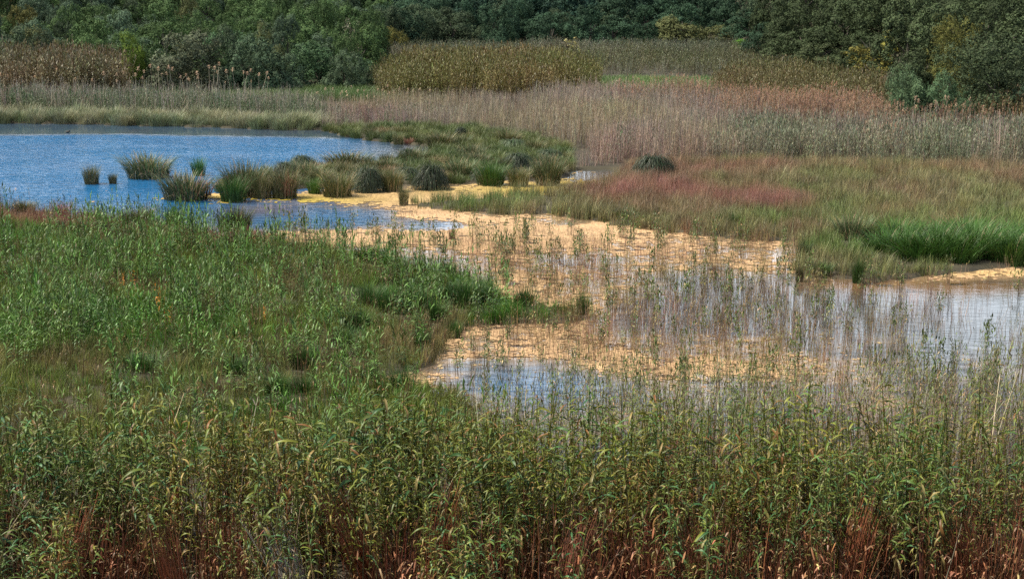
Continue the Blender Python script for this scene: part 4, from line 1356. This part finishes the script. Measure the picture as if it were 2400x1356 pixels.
def build_canes():
    LEAF = [leaf_mesh(i) for i in range(8)]
    RUST, GRN, STRAW = (.13, .058, .03), (.10, .12, .04), (.16, .13, .07)
    protos, small = [], []
    for i in range(18):
        if i > 8:
            small_cane(i, small, LEAF, [RUST, GRN, STRAW])
            continue
        lean = rng.normal(0, .35)
        h = R(2.9, 3.6)
        me, p = cane_stalk(i, h, lean, [RUST if i % 3 else STRAW, GRN])
        lv = []
        nl = 20
        t0 = (.30, .42, .52)[i % 3]
        for j in range(nl):
            t = t0 + (1 - t0) * (j + R(0, .8)) / nl
            pos = np.array([np.interp(t, np.linspace(0, 1, 11), p[:, c]) for c in range(3)])
            up = max(0, (t - .82) / .18)
            az = (j % 2) * math.pi + i + rng.normal(0, .55) + j * .25
            s = R(.6, 1.15) * (1 - .35 * up)
            pitch = -up * R(.35, .9) + rng.normal(0, .15)
            dead = R(0, 1) < .26 * (1.15 - t) / .6
            u = R(0, 1)
            col = (.085, .125, .045) if u < .45 else ((.055, .125, .075) if u < .8 else (.13, .15, .045))
            if dead:
                col = (.22, .18, .12) if R(0, 1) < .5 else (.14, .075, .045)
                pitch += .9
            M = Matrix.Translation(pos) @ Euler((rng.normal(0, .3), pitch, az), 'XYZ').to_matrix().to_4x4() @ Matrix.Scale(s, 4)
            lv.append((LEAF[int(rng.integers(0, 8))], M, col))
        protos.append((me, lv, h))

    def joined(pr, name, mat, with_stalk):
        V, F, C, n = [], [], [], 0
        items = list(pr[1]) + ([(pr[0], Matrix.Identity(4), None)] if with_stalk else [])
        for me, M, col in items:
            k = len(me.vertices)
            co = np.empty(k * 3); me.vertices.foreach_get("co", co)
            co = co.reshape(-1, 3) @ np.array(M.to_3x3()).T + np.array(M.translation)
            f = np.empty(len(me.loops), np.int32); me.loops.foreach_get("vertex_index", f)
            if col is None:
                c = np.empty(k * 4); me.attributes["bc"].data.foreach_get("color", c); c = c.reshape(-1, 4)[:, :3]
            else:
                c = np.tile(col, (k, 1))
            V.append(co); F.append(f.reshape(-1, 4) + n); C.append(c); n += k
        return mesh_np(name, np.concatenate(V), np.concatenate(F), np.concatenate(C), mat)

    everyc = protos + small
    leaves_j = [joined(p, "leaves", M_CANE, False) for p in everyc]
    stand = proto_coll("cane_stand", [joined(p, "cane", M_CANE_I, True) for p in protos[:4] + small])

    # where canes stand
    n = 3300
    x, y = R(-13.5, 13.5, n), R(25.4, 34.5, n)
    px, py = project(x, y)
    back = 32.9 + .9 * (fbm(x * .3, x * 0, 3) - .5) * 2 + np.where(x > 1.5, .8, 0)
    ok = (y < back) & (np.abs(px - 1200) < 1330) & ((y > 27.2) | (fbm(x * .8 + 4, y * .5, 4) > .54 - .1 * (y - 26.3))) & (U(n) < np.clip((fbm(x * .55, y * .55, 2) - .26) * 3.2, .25, 1))
    x, y, px, py = keep(ok, x, y, px, py)
    hs = R(.70, 1.14, len(x)) * (1 - .12 * np.clip((y - 30) / 2.5, 0, 1))
    hs = hs * (.84 + .34 * fbm(x * .45, y * .45, 5)) * np.where(y < 27.2, R(.55, .9, len(x)), 1)
    fl = fbm(x * .6 + 3, y * .6, 6)
    hue = mixc((1.14, 1.02, .54), (.76, .94, .62), (fl - .5) * 3.2 + .4) * (.7 + .6 * fbm(x * .9, y * .9, 1))[:, None]
    order = np.argsort(y)
    seen = [i for i in order if -10 < px[i] < 2410]
    hero = seen[:90]
    mid = seen[90:290]
    def lab(base, xx, rot, hh):
        size = "tall " if hh > .98 else ("short " if hh < .8 else "")
        where = ["far left", "left of centre", "middle", "right of centre", "far right"][min(4, max(0, int((xx + 10.5) / 21 * 5)))]
        return size + base + ", " + where

    for q, idx in ((0, hero), (1, mid)):
        for i in idx:
            k = int(rng.integers(0, 9)) if q == 0 and R(0, 1) < .6 or R(0, 1) < .25 else 9 + int(rng.integers(0, 9))
            me, lv, h = everyc[k]
            root = empty("giant_cane", (x[i], y[i], 0), R(0, 6.28), hs[i])
            root.rotation_euler = (rng.normal(0, .05), rng.normal(0, .05), R(0, 6.28))
            if q == 0:
                tag(root, lab("rusty stalked giant cane with arching leaves at the front edge", x[i], root.rotation_euler, hs[i]), "cane", "giant canes along the front edge of the stand")
            else:
                tag(root, lab("leafy giant cane packed behind the front edge", x[i], root.rotation_euler, hs[i]), "cane", "giant canes packed behind the front edge")
            b = R(.8, 1.2)
            part("stalk", me, root, (b, b, b))
            if q == 0 and k < 9:
                for lm, M, col in lv:
                    o = bpy.data.objects.new("leaf", lm)
                    o.parent = root; o.matrix_local = M
                    bb = b * R(.8, 1.25)
                    o.color = (col[0] * bb * hue[i][0], col[1] * bb * hue[i][1], col[2] * bb * hue[i][2], 1)
                    COL.objects.link(o)
            else:
                part("leaves", leaves_j[k], root, tuple(b * hue[i]), "stuff")
    used = set(hero) | set(mid)
    rest = np.array([i for i in range(len(x)) if i not in used])
    t = jit(hue[rest], .22)
    o = scatter("giant_cane_stand", stand, np.stack([x, y, 0 * x], -1)[rest], t, hs[rest], .07)
    tag(o, "dense stand of giant canes behind the counted front canes", "canes")
    # dry stems under the canopy
    n2 = 1500
    x2, y2 = R(-12.5, 12.5, n2), 26.6 + 6 * U(n2) ** 1.4
    k2 = U(n2) < np.clip((fbm(x2 * .55, y2 * .3, 2) - .38) * 5, .12, 1)
    x2, y2 = keep(k2, x2, y2); n2 = len(x2)
    dst = proto_coll("dead_cane", [reed_mesh(6, .4, 2.3, 1, .4, .04, .026, (.24, .12, .06), (.165, .062, .032), lean=.2, dead=.5, sv=.5) for _ in range(6)])
    o = scatter("dead_cane_stems", dst, np.stack([x2, y2, 0 * x2], -1), jit(np.tile((1, 1, 1), (n2, 1)), .35), R(.6, 1.05, n2), .1)
    tag(o, "rust brown dead cane stems under the canopy of the stand", "canes")

    # broken straw-coloured stems lying across the stand
    n3 = 150
    x3, y3 = R(-13, 13, n3), R(27, 34, n3)
    bst = proto_coll("broken_stem", [reed_mesh(2, .5, 2.5, 2, .3, .03, .022, (.30, .24, .15), (.36, .30, .20), lean=.55, dead=.5, sv=.3) for _ in range(6)])
    o = scatter("broken_cane_stems", bst, np.stack([x3, y3, 0 * x3], -1), jit(np.tile((1, 1, 1), (n3, 1)), .3), R(.75, 1.1, n3), .2)
    tag(o, "pale broken stems leaning across the cane stand", "canes")

    # sheaves of dead canes
    def sheaf(px, py, nst, h, lean, az, col, label, name="dead_cane_sheaf"):
        X, Y = ground(px, py)
        S = Strips()
        b, a, q = disc(nst, .3)
        hh = h * R(.6, 1.1, nst)
        S.add(b, az + rng.normal(0, .35, nst), lean * hh * R(.5, 1.3, nst), .1 * hh, hh, -.1 * hh, .022, colvar(nst, col, .25), colvar(nst, col, .25), 4, taper=.4, tipw=.3)
        o = bpy.data.objects.new(name, S.mesh(name, M_OBJ))
        o.location = (float(X), float(Y), 0); COL.objects.link(o)
        tag(o, label, "dead canes")
    RU = (.25, .085, .042)
    sheaf(880, 1420, 120, 3.0, .32, math.pi * .9, (.30, .105, .055), "largest rust red sheaf of bare dead canes, fanning out at the stand's front")
    sheaf(700, 1440, 70, 2.2, .5, math.pi * .75, (.46, .42, .36), "ash grey fan of broken canes beside the largest rust red sheaf")
    sheaf(1545, 1240, 70, 2.7, .2, .3, (.22, .10, .06), "dark brown tuft of drooping dead canes at the back of the stand")
    sheaf(1010, 1425, 80, 2.9, .08, 0, RU, "upright rust brown sheaf of dead canes right of the largest sheaf")
    sheaf(150, 1440, 80, 2.5, .12, .4, RU, "rust brown sheaf of dead canes near the stand's left end")
    sheaf(420, 1450, 60, 2.2, .10, 2.5, RU, "short rust brown sheaf between the left end and the grey fan")
    sheaf(1320, 1440, 60, 2.2, .15, .2, (.20, .08, .05), "dull brown sheaf of dead canes near the stand's middle")
    sheaf(1640, 1450, 70, 2.3, .12, 2.8, RU, "rust brown sheaf of dead canes right of the stand's middle")
    sheaf(1985, 1430, 90, 2.7, .06, .2, RU, "tall narrow rust sheaf of dead canes in the stand's right half")
    sheaf(2290, 1440, 70, 2.4, .12, 2.9, RU, "rust brown sheaf of dead canes near the stand's right end")

build_canes()


# ---- a few bright orange dead reeds in the bank
def build_orange():
    st = reed_mesh(4, .12, 1.5, 0, .2, .02, .03, (1, 1, 1), (.50, .25, .07), lean=.1, mat=M_OBJ, name="stems")
    lv = reed_mesh(4, .12, 1.5, 7, .25, .05, .004, (.62, .24, .03), (.62, .24, .03), lean=.1, dead=0, mat=M_OBJ, name="leaves")
    for px, py, s_, what in ((381, 740, .9, "brightest orange dead reed amid the green bank"), (398, 780, .7, "orange dead reed just below the brightest one"),
                             (318, 690, .7, "faint orange dead reed up the bank from the brightest"), (285, 690, .65, "yellowish orange dead reed beside the faint one"),
                             (615, 770, .6, "small orange dead reed by the middle rush tufts")):
        x, y = ground(px, py)
        root = empty("orange_reed", (float(x), float(y), 0), R(0, 6.28), s_)
        tag(root, what, "reed")
        part("stems", st, root, (1, 1, 1), "stuff"); part("leaves", lv, root, (1, 1, 1), "stuff")


build_orange()


# ---- a water bird on the calm strip
def build_bird():
    x, y = ground(159, 311)
    S = bpy.data.objects
    root = empty("water_bird", (float(x), float(y), 0), math.radians(0), 1.0)
    tag(root, "small dark water bird swimming on the calm strip below the far shore", "bird")
    m, nt, N, L, P, O = new_mat("dark_plumage")
    P.inputs["Base Color"].default_value = (.012, .012, .014, 1); P.inputs["Roughness"].default_value = .6
    path = [(-.20, 0, .07), (-.16, 0, .08), (-.08, 0, .07), (.02, 0, .065), (.09, 0, .075), (.13, 0, .12), (.145, 0, .19), (.165, 0, .215), (.20, 0, .21), (.235, 0, .20)]
    rad = [.01, .04, .075, .085, .07, .045, .032, .038, .026, .006]
    V, F = tube(path, rad, 8)
    me = mesh_np("body", V, F, None, m)
    me.polygons.foreach_set("use_smooth", np.ones(len(F), bool))
    part("body", me, root)


build_bird()
print("COUNTS", COUNT)
